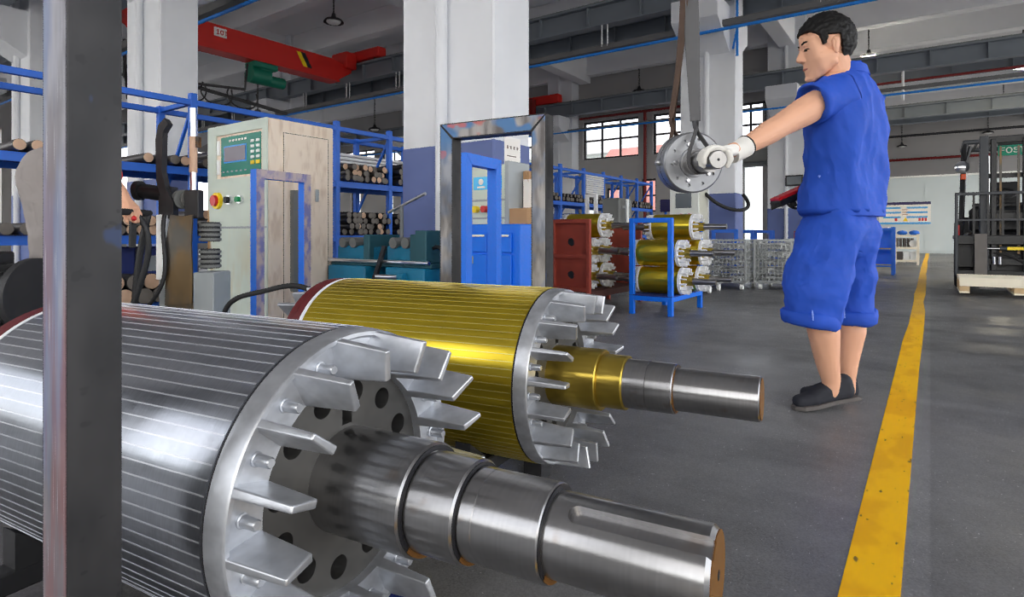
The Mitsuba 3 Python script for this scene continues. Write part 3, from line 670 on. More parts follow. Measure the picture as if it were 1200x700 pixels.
for z in (1.25, 1.41): part(k, 'slot', bx(cx0 + .14, cx0 + .18, cy0 + .002, cy0 + .016, z, z + .12), 'mat_white_plastic')
sx0, sx1 = cx0 + .26, cx0 + .57
part(k, 'screen_frame', bx(sx0 - .012, sx1 + .012, cy0 + .004, cy0 + .01, 1.335, 1.475), 'mat_screen_blue')
part(k, 'screen', bx(sx0, sx1, cy0 + .001, cy0 + .005, 1.347, 1.463), 'mat_screen')
for i in range(4):
    for j in range(2): part(k, 'key', box(.045, .008, .022, (cx1 - .2 + .075 * j, cy0 + .004, 1.487 - .042 * i), .003), 'mat_white_plastic')
for j in range(2): part(k, 'key', box(.05, .008, .03, (cx1 - .2 + .075 * j, cy0 + .004, 1.318), .003), 'mat_yellow_plastic')
for i in range(6):
    part(k, 'panel_mark', box(.03, .002, .012, (cx0 + .24 + .065 * i, cy0 + .0065, 1.265)), 'mat_grey_plastic')
    part(k, 'panel_mark', box(.028, .002, .016, (cx0 + .34 + .045 * i, cy0 + .0065, 1.515)), 'mat_paper')
part(k, 'button_plate', bx(cx0 + .06, cx1 - .07, cy0 - .003, cy0, .87, 1.17), 'mat_cabinet_green')
part(k, 'seam', bx(cx0, cx1, cy0 - .002, cy0, .80, .815), 'mat_grey_plastic')
def button(x, z, r, m, ring=None):
    if ring: part(k, 'button_ring', cyl((x, cy0, z), (x, cy0 - .03, z), r * 1.5, 20), ring, smooth=40)
    part(k, 'push_button', cyl((x, cy0, z), (x, cy0 - .055, z), r, 18), m, smooth=40)
button(cx0 + .18, 1.03, .045, 'mat_red_plastic', 'mat_yellow_plastic')
button(cx0 + .37, 1.03, .026, 'mat_black', 'mat_chrome'); button(cx0 + .53, 1.03, .022, 'mat_green_plastic', 'mat_chrome')
part(k, 'cable_duct', bx(cx1 + .006, cx1 + .05, cy0 + .2, cy0 + .3, .3, 1.1), 'mat_machine_grey')

# ------------------------------------------------------------------ blue tool cabinet with a small test console, carton and tag
k = thing('tool_cabinet', 'bright blue two door tool cabinet with a drawer row beside the near column', 'cabinet')
tx0, tx1, ty0, ty1, th = -2.72, -2.2, 3.17, 3.6, .82
part(k, 'body', bx(tx0, tx1, ty0 + .02, ty1, .05, th, .006), 'mat_blue_bright'); part(k, 'plinth', bx(tx0 + .02, tx1 - .02, ty0 + .04, ty1, 0, .05), 'mat_black')
for a, b in ((tx0 + .015, -2.465), (-2.455, tx1 - .06)):
    dk = part(k, 'drawer', bx(a, b, ty0, ty0 + .02, .63, .76, .004), 'mat_blue_bright'); part(dk, 'handle', bx(a + .015, b - .015, ty0 - .014, ty0, .735, .75, .003), 'mat_white_plastic')
    dk = part(k, 'door', bx(a, b, ty0, ty0 + .02, .07, .615, .004), 'mat_blue_bright')
    hx = b - .035 if a < -2.6 else a + .03
    part(dk, 'handle', bx(hx, hx + .02, ty0 - .016, ty0, .24, .40, .004), 'mat_black')
part(k, 'name_plate', bx(tx0 + .04, tx0 + .14, ty0 - .003, ty0, .55, .6), 'mat_grey_plastic')
k = thing('test_console', 'small cream test console with cyan display standing on the blue tool cabinet', 'console')
kx0, kx1, ky = -2.70, -2.40, 3.3
part(k, 'body', bx(kx0, kx1, ky, ky + .25, th, 1.24, .006), 'mat_cabinet_green')
part(k, 'corner_post', bx(kx1, kx1 + .035, ky - .01, ky + .25, th, 1.26, .004), 'mat_grey_plastic')
part(k, 'display', bx(kx0 + .02, kx1 - .03, ky - .006, ky, 1.07, 1.16), 'mat_cyan_screen')
for i in range(2): part(k, 'gauge_icon', cyl((kx0 + .09 + .12 * i, ky - .006, 1.125), (kx0 + .09 + .12 * i, ky - .009, 1.125), .022, 16), 'mat_paper'); part(k, 'gauge_text', bx(kx0 + .055 + .12 * i, kx0 + .125 + .12 * i, ky - .008, ky - .006, 1.08, 1.093), 'mat_paper')
part(k, 'seam', bx(kx0, kx1, ky - .004, ky, .985, 1.0), 'mat_grey_plastic'); part(k, 'seam', bx(kx0, kx1, ky - .004, ky, .86, .872), 'mat_grey_plastic')
for x, m in ((kx0 + .05, 'mat_yellow_plastic'), (kx0 + .13, 'mat_red_plastic'), (kx0 + .22, 'mat_green_plastic')): part(k, 'push_button', cyl((x, ky, .93), (x, ky - .04, .93), .024, 18), m, smooth=40)
one('carton', 'brown cardboard carton on the blue tool cabinet', 'box', bx(-2.37, -2.22, 3.3, 3.44, th, .93, .003), 'mat_carton')
one('wooden_plank', 'brown plank leaning upright behind the carton on the tool cabinet', 'plank', bx(-2.36, -2.31, 3.46, 3.49, th, 1.2), 'mat_carton')
k = thing('paper_tag', 'white paper tag hanging from the plank above the carton', 'tag')
part(k, 'card', bx(-2.345, -2.255, 3.44, 3.443, .94, 1.14), 'mat_paper'); part(k, 'string', tube([(-2.33, 3.445, 1.2), (-2.315, 3.44, 1.17), (-2.3, 3.441, 1.12)], .003, 6), 'mat_carton')
k = thing('notice', 'white paper notice taped on the side of the near column', 'notice')
part(k, 'sheet', bx(-2.746, -2.742, 3.76, 3.98, 1.30, 1.53), 'mat_paper')
for i in range(4): part(k, 'ink_mark', bx(-2.742, -2.7405, 3.79 + .045 * i, 3.81 + .045 * i, 1.435, 1.46), 'mat_paper_ink')
part(k, 'ink_line', bx(-2.742, -2.7405, 3.79, 3.92, 1.375, 1.383), 'mat_paper_ink')

# ------------------------------------------------------------------ long row of blue bar racks along X = -5.5
XF, XB = -5.5, -6.12
def rackbay(y0, y1, label, first):
    k = thing('bar_rack', label, 'rack')
    for y in ((y0, y1) if first else (y1,)):
        part(k, 'post', bx(XF - .03, XF + .03, y - .03, y + .03, 0, 2.04, .004), 'mat_blue_shelf'); part(k, 'post', bx(XB - .03, XB + .03, y - .03, y + .03, 0, 2.0, .004), 'mat_blue_shelf')
        part(k, 'cross_tie', bx(XB, XF, y - .02, y + .02, 1.94, 1.98), 'mat_blue_shelf'); part(k, 'brace', bar((XB, y, 1.0), (XF, y, 1.94), .025), 'mat_blue_shelf')
    for x in (XF, XB): part(k, 'top_rail', bx(x - .025, x + .025, y0 + .03, y1 - .03, 1.93, 1.98), 'mat_blue_shelf')
    for z in (.16, .74, 1.36):
        for x in (XF, XB): part(k, 'shelf_beam', bx(x - .025, x + .025, y0 + .03, y1 - .03, z - .07, z), 'mat_blue_shelf')
        part(k, 'shelf_board', bx(XB + .031, XF - .031, y0 + .031, y1 - .031, z - .02, z + .005), 'mat_blue_dark')
    return k
bays = [(.9, 2.7), (2.7, 4.3), (4.3, 5.1), (5.1, 5.95), (8.4, 9.26), (9.26, 10.15), (10.15, 11.0), (11.0, 11.85), (11.85, 12.7), (12.7, 13.56)]
names = ['blue bar rack bay behind the dark front post', 'blue bar rack bay between the lifting machine and the control cabinet', 'blue bar rack bay right of the control cabinet', 'blue bar rack bay left of the near column',
         'far blue rack bay, first past the near column', 'far blue rack bay, second past the near column', 'far blue rack bay holding a stack of pale tubes', 'far blue rack bay behind the grey machine', 'far blue rack bay, last but one of its row', 'far blue rack bay, last of its row']
for i, ((a, b), nm) in enumerate(zip(bays, names)): rackbay(a, b, nm, i in (0, 4))
# bars lying across the shelves: each one a thing with a steel barrel and a pale sawn end
def rod_mesh(): return lathe([(-1, 0), (-1, 1), (-1, 1), (0, 1), (0, 1), (0, .0)], 14)
def end_mesh(): return lathe([(0, .0), (0, .96), (0, .96), (.004, .9), (.004, 0)], 14)
rr = random.Random(7)
def rod(y, z, r, L, x, label, grp, em, bm='mat_rod_steel', tilt=0):
    k = thing('steel_bar', label, 'bar', grp)
    M = Tr(x, y, z) @ Rz(tilt)
    part(k, 'barrel', rod_mesh, bm, M @ np.diag([L, r, r, 1]), smooth=40, tag='rod')
    part(k, 'sawn_end', end_mesh, em, M @ np.diag([1, r, r, 1]), smooth=40, tag='rodend')
def layers(ya, yb, z, r, n, label, grp, pale=.5, rnd=.25, bm='mat_rod_steel', drop=0.0):
    for j in range(n):
        c = int((yb - ya) / (2 * r) - (j % 2) * .99)
        for i in range(c):
            y = ya + r + (j % 2) * r + 2 * r * i
            if rr.random() < drop * (j > 0): continue
            p = rr.random() < pale
            rod(y, z + r + j * r * 1.735, r * .995, .62 + rr.random() * .1, XF + .02 + rr.random() * .1, f"{'pale' if p else 'grey'} ended {label}, {('bottom', 'second', 'third', 'fourth')[j]} row", grp, 'mat_rod_end' if p else 'mat_rod_end_grey', bm)
Z1, Z2, Z3 = .166, .746, 1.366
def singles(ys, z, r, label, grp, pale=.8):
    for y in ys: rod(y, z + r, r, .66, XF + .06 + rr.random() * .1, label, grp, 'mat_rod_end' if rr.random() < pale else 'mat_rod_end_grey')
singles([1.42, 1.52, 1.62], Z3, .042, 'round steel bar in the row on the upper shelf left of the dark post', 'bars on the upper shelf left of the post')
singles([2.02, 2.3, 2.4, 2.5, 2.6], Z3, .042, 'round steel bar in the row on the upper shelf just right of the dark post', 'bars on the upper shelf right of the post')
layers(2.76, 3.3, Z3, .042, 2, 'bar stacked beside the beige cabinet, upper shelf', 'bars on the upper shelf beside the control cabinet', .85)
layers(4.36, 5.06, Z3, .037, 3, 'bar on the upper shelf right of the beige cabinet', 'bars on the upper shelf right of the control cabinet', .3)
layers(5.16, 5.9, Z3, .037, 4, 'bar on the upper shelf next to the column', 'bars on the upper shelf next to the column', .05, bm='mat_rod_black')
layers(4.36, 5.06, Z2, .037, 4, 'bar on the middle shelf right of the beige cabinet', 'bars on the middle shelf right of the control cabinet', .15, bm='mat_rod_black')
layers(5.16, 5.9, Z2, .037, 4, 'bar on the middle shelf next to the column', 'bars on the middle shelf next to the column', .1, bm='mat_rod_black')
singles([1.34, 1.45, 1.56, 1.67], Z2, .045, 'grey bar end on the middle shelf left of the dark post', 'bars on the middle shelf at far left', 0)
layers(1.95, 2.62, Z2, .045, 2, 'bar on the middle shelf behind the gripping hand', 'bars on the middle shelf behind the hand', .85)
layers(2.76, 3.35, Z2, .042, 3, 'bar on the middle shelf left of the beige cabinet', 'bars on the middle shelf left of the control cabinet', .7)
for j, (yy, zz) in enumerate(((1.96, 0), (2.1, 0), (2.24, 0), (2.38, 0), (2.03, 1), (2.17, 1), (2.31, 1))):
    rod(yy, Z1 + .068 + zz * .118, .068, .28, XF + .1 + .02 * (j % 3), 'thick dark bar in the bottom pile at left, %s row' % ('upper' if zz else 'lower'), 'thick bars on the bottom shelf', 'mat_rod_end' if j in (1, 4, 6) else 'mat_rod_end_grey', 'mat_rod_black')
for (a, b), fb in zip(bays[4:], ('first of its row', 'second of its row', 'third of its row', 'fourth of its row', 'fifth of its row', 'last of its row')):
    for z in (Z2, Z3):
        c = 9
        for i in range(c): rod(a + .08 + (b - a - .16) * i / (c - 1), z + .04, .04, .62, XF + .02 + rr.random() * .05, 'dark round bar on the ' + ('middle' if z == Z2 else 'upper') + ' shelf of the far rack bay, ' + fb, 'bars on the far racks', 'mat_rod_end_grey', 'mat_rod_black')
        if z == Z3:
            for i in range(c - 2): rod(a + .13 + (b - a - .26) * i / (c - 3), z + .11, .034, .62, XF + .02 + rr.random() * .05, 'dark round bar on the ' + ('middle' if z == Z2 else 'upper') + ' shelf of the far rack bay, ' + fb, 'bars on the far racks', 'mat_rod_end_grey', 'mat_rod_black')
for i in range(9):
    one('pale_tube', 'pale steel tube lying lengthwise in the upright stack of the far blue rack', 'tube', cyl((XF + .02, 10.2, 1.57 + .042 * i), (XF + .02, 10.96, 1.57 + .042 * i), .018, 10), 'mat_white_rod', smooth=40, group='pale tubes in the far rack')
for i in range(9):
    one('pale_tube', 'pale steel tube lying lengthwise on top of the bars behind the control cabinet', 'tube', cyl((XB + .05 + .04 * (i % 3), 4.36, 1.66 + .045 * (i // 3)), (XB + .05 + .04 * (i % 3), 5.9, 1.66 + .045 * (i // 3)), .018, 10), 'mat_white_rod', smooth=40, group='pale tubes on the upper shelf')
for i, (y, c) in enumerate(((2.05, 'mat_blue_dark'), (2.36, 'mat_blue_dark'))):
    k = thing('parts_crate', ('dark blue crate on the bottom shelf behind the black tool', 'dark blue crate next to the lifting machine')[i], 'crate')
    part(k, 'shell', bx(XB + .06, XB + .36, y, y + .28, .166, .64, .01), c)
    for z in (.42,): part(k, 'label_card', bx(XB + .36, XB + .363, y + .04, y + .14, z, z + .14), 'mat_grey_plastic')

# ------------------------------------------------------------------ teal bar straightening machine in front of the rack
k = thing('straightening_machine', 'teal machine bench with geared rollers between the control cabinet and the column', 'machine')
lx, ly = -4.1, 3.1
part(k, 'base', bx(lx + 0.023, lx + 0.479, ly, ly + .45, 0, .5, .01), 'mat_teal'); part(k, 'base', bx(lx + 0.707, lx + 1.117, ly, ly + .45, 0, .5, .01), 'mat_teal')
part(k, 'bed', bx(lx, lx + 1.140, ly + .05, ly + .4, .5, .535, .004), 'mat_teal_dark'); part(k, 'guide_bar', cyl((lx, ly + .03, .54), (lx + 1.140, ly + .03, .54), .016, 12), 'mat_chrome', smooth=40)
for i, (x, w) in enumerate(((.02, .44), (.62, .36))):
    hk = part(k, 'headstock', bx(lx + x, lx + x + w, ly + .1, ly + .36, .535, .66, .01), 'mat_teal')
    part(hk, 'cover', bx(lx + x + w - .07, lx + x + w, ly + .06, ly + .4, .535, .75, .008), 'mat_teal_dark')
    for j in range(2): part(hk, 'roller', cyl((lx + x + .1 + .13 * j, ly + .07, .685), (lx + x + .1 + .13 * j, ly + .34, .685), .042, 20), 'mat_machine_grey', smooth=40)
part(k, 'spindle', cyl((lx + 0.638, ly - .02, .43), (lx + 0.912, ly - .02, .43), .018, 12), 'mat_chrome', smooth=40); part(k, 'spindle_cap', cyl((lx + 0.889, ly - .02, .43), (lx + 0.946, ly - .02, .43), .035, 16), 'mat_teal', smooth=40)
part(k, 'lever', bar((lx + 0.570, ly - .02, .3), (lx + 0.707, ly, .66), .03), 'mat_black'); part(k, 'lever', bar((lx + 0.570, ly - .02, .3), (lx + 0.821, ly - .02, .36), .03), 'mat_black')
part(k, 'mast', cyl((lx + 0.684, ly + .2, .535), (lx + 0.684, ly + .2, .98), .015, 10), 'mat_rail_grey', smooth=40); part(k, 'feed_arm', cyl((lx + 0.513, ly + .22, .93), (lx + 0.980, ly + .16, 1.06), .012, 10), 'mat_chrome', smooth=40)
part(k, 'hose', tube([(lx + 1.117, ly + .1, .65), (lx + 1.220, ly + .08, .64), (lx + 1.254, ly + .08, .5), (lx + 1.197, ly + .1, .35)], .014, 8, sub=16), 'mat_black', smooth=True)
part(k, 'side_plate', bx(lx + 1.003, lx + 1.117, ly + .02, ly + .42, .535, .78, .008), 'mat_teal_dark')

# ------------------------------------------------------------------ lifting machine at left (hydraulic post with cover plate)
k = thing('lifting_machine', 'grey lifting machine with bent brown cover plate and chrome piston at left', 'machine')
D = 3.25
def q(px, py, d=D): return P3(px, py, d)
ang = PHI + math.pi / 2 - .35
def loc(px, dd=0): return Tr(*XY(px, D + dd), 0) @ Rz(TH)
s = D / F
part(k, 'cover_plate', extr(Polygon([(0, .36), (.15, .37), (.152, .5), (.145, .7), (.153, .86), (.1, .85), (.03, .86), (.005, .7), (.004, .5)]), .012, 'xz', 0), 'mat_cover_plate', loc(193), label='bent brown steel cover plate')
part(k, 'lower_plate', extr(Polygon([(-.01, .0), (.15, .0), (.15, .37), (-.01, .36)]), .1, 'xz', 0.02), 'mat_cover_plate', loc(193))
part(k, 'white_post', bx(-.05, 0.0, .0, .1, .5, .86, .004), 'mat_white_plastic', loc(193)); part(k, 'grey_post', bx(-.045, .0, .02, .1, 0, .5, .004), 'mat_grey_plastic', loc(193))
part(k, 'base_box', bx(.155, .27, .0, .2, 0, .54, .006), 'mat_grey_plastic', loc(193))
for j in range(2):
    bk = part(k, 'spring_stack', cyl((.21, .08, .56 + .15 * j), (.21, .08, .67 + .15 * j), .05, 16), 'mat_black', loc(193), smooth=40)
    for i in range(4): part(bk, 'coil', cyl((.21, .08, .565 + .15 * j + .027 * i), (.21, .08, .58 + .15 * j + .027 * i), .058, 16), 'mat_machine_grey', loc(193), smooth=40)
part(k, 'arm', extr(Polygon([(-.055, 1.36), (-.02, 1.4), (.0, 1.37), (-.03, 1.32), (-.035, 1.1), (-.01, 1.0), (.03, .93), (.03, .84), (-.025, .84), (-.04, .95), (-.065, 1.05), (-.07, 1.28)]), .05, 'xz', .03), 'mat_black_steel', loc(193))
part(k, 'piston', cyl((.125, .06, .92), (.125, .06, 1.46), .017, 16), 'mat_chrome', loc(193), smooth=40); part(k, 'piston_sleeve', cyl((.125, .06, 1.1), (.125, .06, 1.3), .021, 16), 'mat_rod_end', loc(193), smooth=40)
part(k, 'piston_clamp', bx(.09, .17, .03, .09, .84, 1.0, .006), 'mat_black_steel', loc(193)); part(k, 'rust_bracket', bx(.135, .16, .05, .08, 1.24, 1.3), 'mat_rust', loc(193))
for j in range(2): part(k, 'pulley', lathe([(0, 0), (0, .055), (.01, .055), (.016, .045), (.022, .055), (.03, .055), (.03, 0)], 24), 'mat_machine_grey', loc(193) @ Tr(.035 + .05 * j, .1, .95) @ Rz(-.6), smooth=30)
part(k, 'motor', cyl((-.19, .1, 1.0), (-.06, .1, .98), .042, 20), 'mat_black', loc(193), smooth=40); part(k, 'motor_cap', cyl((-.22, .1, 1.0), (-.19, .1, 1.0), .055, 20), 'mat_black', loc(193), smooth=40)
part(k, 'motor_bracket', bx(-.07, .0, .06, .13, .85, 1.02), 'mat_black_steel', loc(193))
part(k, 'hose', tube([(.0, .0, .86), (.004, -.014, .7), (.004, -.02, .5), (-.06, -.02, .38), (-.12, 0, .33)], .011, 8, sub=24), 'mat_black', loc(193), smooth=True)
# black electric motor at the far left
k = thing('electric_motor', 'black finned electric motor with round flange at the left edge', 'motor')
p = P3(8, 345, 2.75); MM = Tr(*p) @ Rz(TH - .12)
part(k, 'housing', lathe([(-.25, 0), (-.25, .125), (-.25, .125), (.1, .125), (.1, .125), (.1, 0)], 40), 'mat_black', MM, smooth=40)
for i in range(26):
    a = 2 * math.pi * i / 26; part(k, 'cooling_fin', lambda: bx(-.22, .08, -.003, .003, .12, .145), 'mat_black', MM @ Rx(a), tag='mfin')
part(k, 'flange', lathe([(.1, 0), (.1, .11), (.1, .11), (.13, .17), (.13, .17), (.165, .17), (.165, .17), (.17, 0)], 48), 'mat_black_steel', MM, smooth=35)
part(k, 'terminal_box', box(.14, .11, .07, (-.08, 0, .165), .01), 'mat_black', MM)
part(k, 'pedestal', box(.26, .2, p[2] - .12, (-.07, 0, -(p[2] - .12) / 2 - .12), .01), 'mat_black_steel', MM)
# hose loop beside the gold rotor
one('rubber_hose', 'black rubber hose looping over behind the gold rotor', 'hose', tube([P3(262, 374, 2.9), P3(266, 360, 2.85), P3(285, 347, 2.75), P3(315, 340, 2.65), P3(352, 336, 2.6), P3(372, 345, 2.6), [*XY(376, 2.6), .1], [*XY(378, 2.6), .014]], .012, 8, sub=40), 'mat_rubber', smooth=True)
# ------------------------------------------------------------------ racks with smaller gold rotors
def small_parts():
    core = lathe([(-.19, 0), (-.19, .126), (-.19, .126), (.19, .126), (.19, .126), (.19, 0)], 40)
    ring = lathe([(0, .07), (0, .127), (0, .127), (.025, .125), (.025, .125), (.025, .09), (.012, .07), (0, .07)], 40)
    fins = join([hullpts(np.vstack([box(.06, .008, .04, (.05, 0, .105)).vertices])).copy().apply_transform(Rx(2 * math.pi * i / 14)) for i in range(14)])
    shaft = lathe([(-.55, 0), (-.55, .026), (-.55, .026), (-.36, .026), (-.36, .026), (-.36, .034), (-.36, .034), (.3, .034), (.3, .034), (.3, .03), (.3, .03), (.39, .03), (.39, .03), (.39, .026), (.39, .026), (.51, .026), (.51, .026), (.51, 0)], 24)
    sleeve = lathe([(.19, 0), (.19, .042), (.19, .042), (.3, .042), (.3, .042), (.3, 0)], 24)
    return core, ring, fins, shaft, sleeve
SP = small_parts()
def small_rotor(x, y, z, label, grp):
    k = thing('small_rotor', label, 'rotor', grp); M = Tr(x, y, z)
    part(k, 'core', lambda: SP[0], 'mat_gold', M, smooth=40, tag='sp0')
    for s in (1, -1):
        R = M @ Tr(s * .19) @ (Rz(math.pi) if s < 0 else np.eye(4))
        part(k, 'end_ring', lambda: SP[1], 'mat_white_band', R, smooth=40, tag='sp1'); part(k, 'fins', lambda: SP[2], 'mat_white_band', R, tag='sp2', kind='stuff')
        part(k, 'shaft_sleeve', lambda: SP[4], 'mat_gold_shaft', M @ (Rz(math.pi) if s < 0 else np.eye(4)), smooth=40, tag='sp4')
    part(k, 'shaft', lambda: SP[3], 'mat_shaft_steel', M, smooth=40, tag='sp3')
bxl, bxr, by0, by1 = -2.33, -1.91, 5.2, 6.08
k = thing('rotor_rack', 'bright blue open rack with gold rotors stacked in it', 'rack')
for x in (bxl, bxr - .045):
    for y in (by0, by1 - .045): part(k, 'post', bx(x, x + .045, y, y + .045, 0, .905, .003), 'mat_blue_bright')
for y in (by0, by1 - .045):
    part(k, 'top_beam', bx(bxl + .045, bxr - .045, y, y + .045, .86, .905, .003), 'mat_blue_bright'); part(k, 'low_beam', bx(bxl + .045, bxr - .045, y, y + .045, .13, .175, .003), 'mat_blue_bright')
for x in (bxl, bxr - .045):
    part(k, 'low_beam', bx(x, x + .045, by0 + .045, by1 - .045, .13, .175, .003), 'mat_blue_bright')
part(k, 'floor_plate', bx(bxl, bxr, by0, by1, .175, .185), 'mat_blue_dark')
gx_ = -2.11
small_rotor(gx_ + .02, 5.42, .315, 'gold rotor at the bottom front of the blue rack', None); small_rotor(gx_, 5.41, .575, 'gold rotor in the middle front of the blue rack', None)
small_rotor(gx_ + .05, 5.83, .315, 'gold rotor at the bottom back of the blue rack', None); small_rotor(gx_ + .08, 5.83, .575, 'gold rotor in the middle back of the blue rack', None)
small_rotor(gx_ + .03, 5.72, .825, 'gold rotor on top of the blue rack', None)
k = thing('rotor_rack', 'rust red steel rack with closed end panel and gold rotors inside', 'rack')
rx0, rx1, ry0, ry1 = -3.07, -2.64, 4.99, 6.25
part(k, 'end_panel', bx(rx0 + .03, rx1 - .03, ry0 + .033, ry0 + .039, .2, .86), 'mat_red_oxide')
for x in (rx0, rx1 - .04):
    for y in (ry0, ry1 - .04): part(k, 'post', bx(x, x + .04, y, y + .04, 0, .9, .003), 'mat_red_oxide')
for z in (.2, .52, .86): part(k, 'panel_rail', bx(rx0 + .04, rx1 - .04, ry0, ry0 + .04, z, z + .04), 'mat_red_oxide')
part(k, 'back_panel', bx(rx0 + .03, rx1 - .03, ry1 - .03, ry1 - .02, .2, .86), 'mat_red_oxide')
for x in (rx0, rx1 - .04): part(k, 'side_rail', bx(x, x + .04, ry0 + .04, ry1 - .04, .14, .2), 'mat_oxide_dark')
part(k, 'floor_plate', bx(rx0 + .04, rx1 - .04, ry0 + .03, ry1 - .03, .19, .2), 'mat_oxide_dark')
for z in (.68, .36):
    for i in range(2): part(k, 'panel_stain', cyl((-2.86 + .01 * i, ry0 + .034, z - .02 * i), (-2.86 + .01 * i, ry0 + .032 - .0005 * i, z - .02 * i), .035 - .012 * i, 14), 'mat_black')
i = 0
for y in (5.25, 5.55):
    for z in (.335, .59, .845):
        if y < 5.5 and z > .8: continue
        small_rotor(-2.99 + .02 * ((i * 7) % 3), y, z, 'gold rotor %s of the rust red rack' % ('low at the front', 'mid height at the front', 'low at the back', 'mid height at the back', 'on top at the back')[i], None); i += 1

# ------------------------------------------------------------------ galvanised wire containers with castings
def cage(x0, x1, y0, y1, label, h0=.12, h1=.66):
    k = thing('wire_container', label, 'container')
    B = []
    for y in (y0, y1):
        for x in np.arange(x0, x1 + .01, .05): B.append(bx(x - .004, x + .004, y - .004, y + .004, h0, h1))
        for z in np.arange(h0, h1 + .01, .05): B.append(bx(x0, x1, y - .004, y + .004, z - .004, z + .004))
    for x in (x0, x1):
        for y in np.arange(y0, y1 + .01, .05): B.append(bx(x - .004, x + .004, y - .004, y + .004, h0, h1))
        for z in np.arange(h0, h1 + .01, .05): B.append(bx(x - .004, x + .004, y0, y1, z - .004, z + .004))
    part(k, 'wire_mesh', join(B), 'mat_galvanised', kind='stuff')
    part(k, 'base_tray', bx(x0, x1, y0, y1, h0 - .03, h0), 'mat_galvanised')
    for x in (x0, x1):
        for y in (y0, y1):
            part(k, 'corner_post', bx(x - .012, x + .012, y - .012, y + .012, h0 - .03, h1 + .02), 'mat_galvanised')
            xi, yi = x + (.06 if x == x0 else -.06), y + (.06 if y == y0 else -.06)
            part(k, 'caster', cyl((xi - .018, yi, .042), (xi + .018, yi, .042), .042, 16), 'mat_white_plastic', smooth=40); part(k, 'caster_fork', bx(xi - .024, xi + .024, yi - .02, yi + .02, .06, .09), 'mat_galvanised')
    for y in (y0, y1): part(k, 'top_rim', bx(x0, x1, y - .01, y + .01, h1, h1 + .02), 'mat_galvanised')
    for x in (x0, x1): part(k, 'top_rim', bx(x - .01, x + .01, y0, y1, h1, h1 + .02), 'mat_galvanised')
    return k
rr = random.Random(11)
def casting_mesh(i):
    n = 10; ring = lathe([(0, .05), (0, .1), (0, .1), (.03, .095), (.03, .095), (.03, .06), (0, .05)], 24)
    return join([ring] + [box(.05, .012, .025, (.045, 0, .085)).apply_transform(Rx(2 * math.pi * j / n)) for j in range(n)])
def fill(x0, x1, y0, y1, z0, z1, label, grp, m='mat_casting', n=24):
    nx = max(2, int((x1 - x0) / .22)); ny = max(2, int((y1 - y0) / .22)); c = 0
    for kz in range(6):
        for i in range(nx):
            for j in range(ny):
                z = z0 + .06 + kz * .11
                if c >= n or z > z1: return
                if ny > 2 and 0 < j < ny - 1 and 0 < i < nx - 1 and z < z1 - .12: continue
                one('casting', label + ', layer %d, row %d from the front' % (kz + 1, j + 1), 'casting', lambda: casting_mesh(0), m, Tr(x0 + .13 + (x1 - x0 - .26) * i / (nx - 1), y0 + .13 + (y1 - y0 - .26) * j / (ny - 1), z) @ Rz(rr.random() * 6) @ Ry(math.pi / 2 + rr.uniform(-.2, .2)), tag='casting', group=grp); c += 1
cage(-2.62, -2.02, 8.25, 9.0, 'galvanised wire container with silver castings beside the white cabinet')
fill(-2.6, -2.04, 8.27, 8.98, .12, .62, 'ring casting in the left wire container', 'castings in the left wire container', n=32)
cage(-1.96, -1.5, 8.5, 9.25, 'galvanised wire container with silver castings, right beside the first one')
fill(-1.94, -1.52, 8.52, 9.23, .12, .62, 'ring casting in the right wire container', 'castings in the second wire container', n=32)
cage(-1.95, -1.45, 10.7, 11.4, 'galvanised wire container of yellow parts behind the worker in blue')
for i in range(5):
    for j in range(2): one('yellow_part', 'yellow coated part stacked in the wire container behind the worker', 'part', box(.2, .25, .06, (-1.82 + .24 * j, 10.9, .165 + .08 * i), .01), 'mat_gold', group='yellow parts in the wire container')
one('red_tray', 'rust red tray far behind the worker beside the column', 'tray', bx(-2.4, -1.7, 13.9, 14.6, .0, .82), 'mat_red_oxide')
k = thing('parts_cart', 'low platform cart with castings in front of the white cabinet', 'cart')
part(k, 'deck', bx(-2.75, -2.25, 7.55, 8.05, .1, .13, .005), 'mat_galvanised')
for x in (-2.7, -2.3):
    for y in (7.6, 8.0): part(k, 'caster', cyl((x - .015, y, .05), (x + .015, y, .05), .05, 14), 'mat_white_plastic', smooth=40)
for i in range(6): one('casting', 'silver ring casting on the low platform cart', 'casting', lambda: casting_mesh(0), 'mat_casting', Tr(-2.65 + .13 * (i % 3) , 7.66 + .25 * (i // 3), .14) @ Ry(-math.pi / 2), tag='casting', group='castings on the cart')
# white control cabinet by the second column
k = thing('control_cabinet', 'white control cabinet with dark screen before the middle column', 'cabinet')
wx0, wx1, wy0, wy1, wh = -3.49, -3.01, 9.39, 9.85, 1.62
part(k, 'body', bx(wx0, wx1, wy0, wy1, 0, wh, .01), 'mat_machine_white'); part(k, 'side_panel', bx(wx1, wx1 + .004, wy0 + .02, wy1, .02, wh - .02), 'mat_machine_beige')
part(k, 'screen', bx(wx0 + .1, wx1 - .12, wy0 - .006, wy0, 1.18, 1.42), 'mat_screen_dark')
for x, m in ((-3.22, 'mat_green_plastic'), (-3.16, 'mat_red_plastic'), (-3.29, 'mat_red_plastic')): part(k, 'push_button', cyl((x, wy0, 1.07), (x, wy0 - .03, 1.07), .018, 12), m, smooth=40)
part(k, 'panel_seam', bx(wx0, wx1, wy0 - .003, wy0, .98, .995), 'mat_grey_plastic')
for i in range(4): part(k, 'warning_line', bx(-3.02, -2.9, wy0 - .004 - .08, wy0 - .08, .12 + .07 * i, .16 + .07 * i), 'mat_red_plastic')
part(k, 'warning_plate', bx(-3.03, -2.88, wy0 - .078, wy0 - .06, .08, .42), 'mat_paper'); part(k, 'plate_bracket', bx(-3.03, -3.0, wy0 - .06, wy0, .08, .42), 'mat_paper')
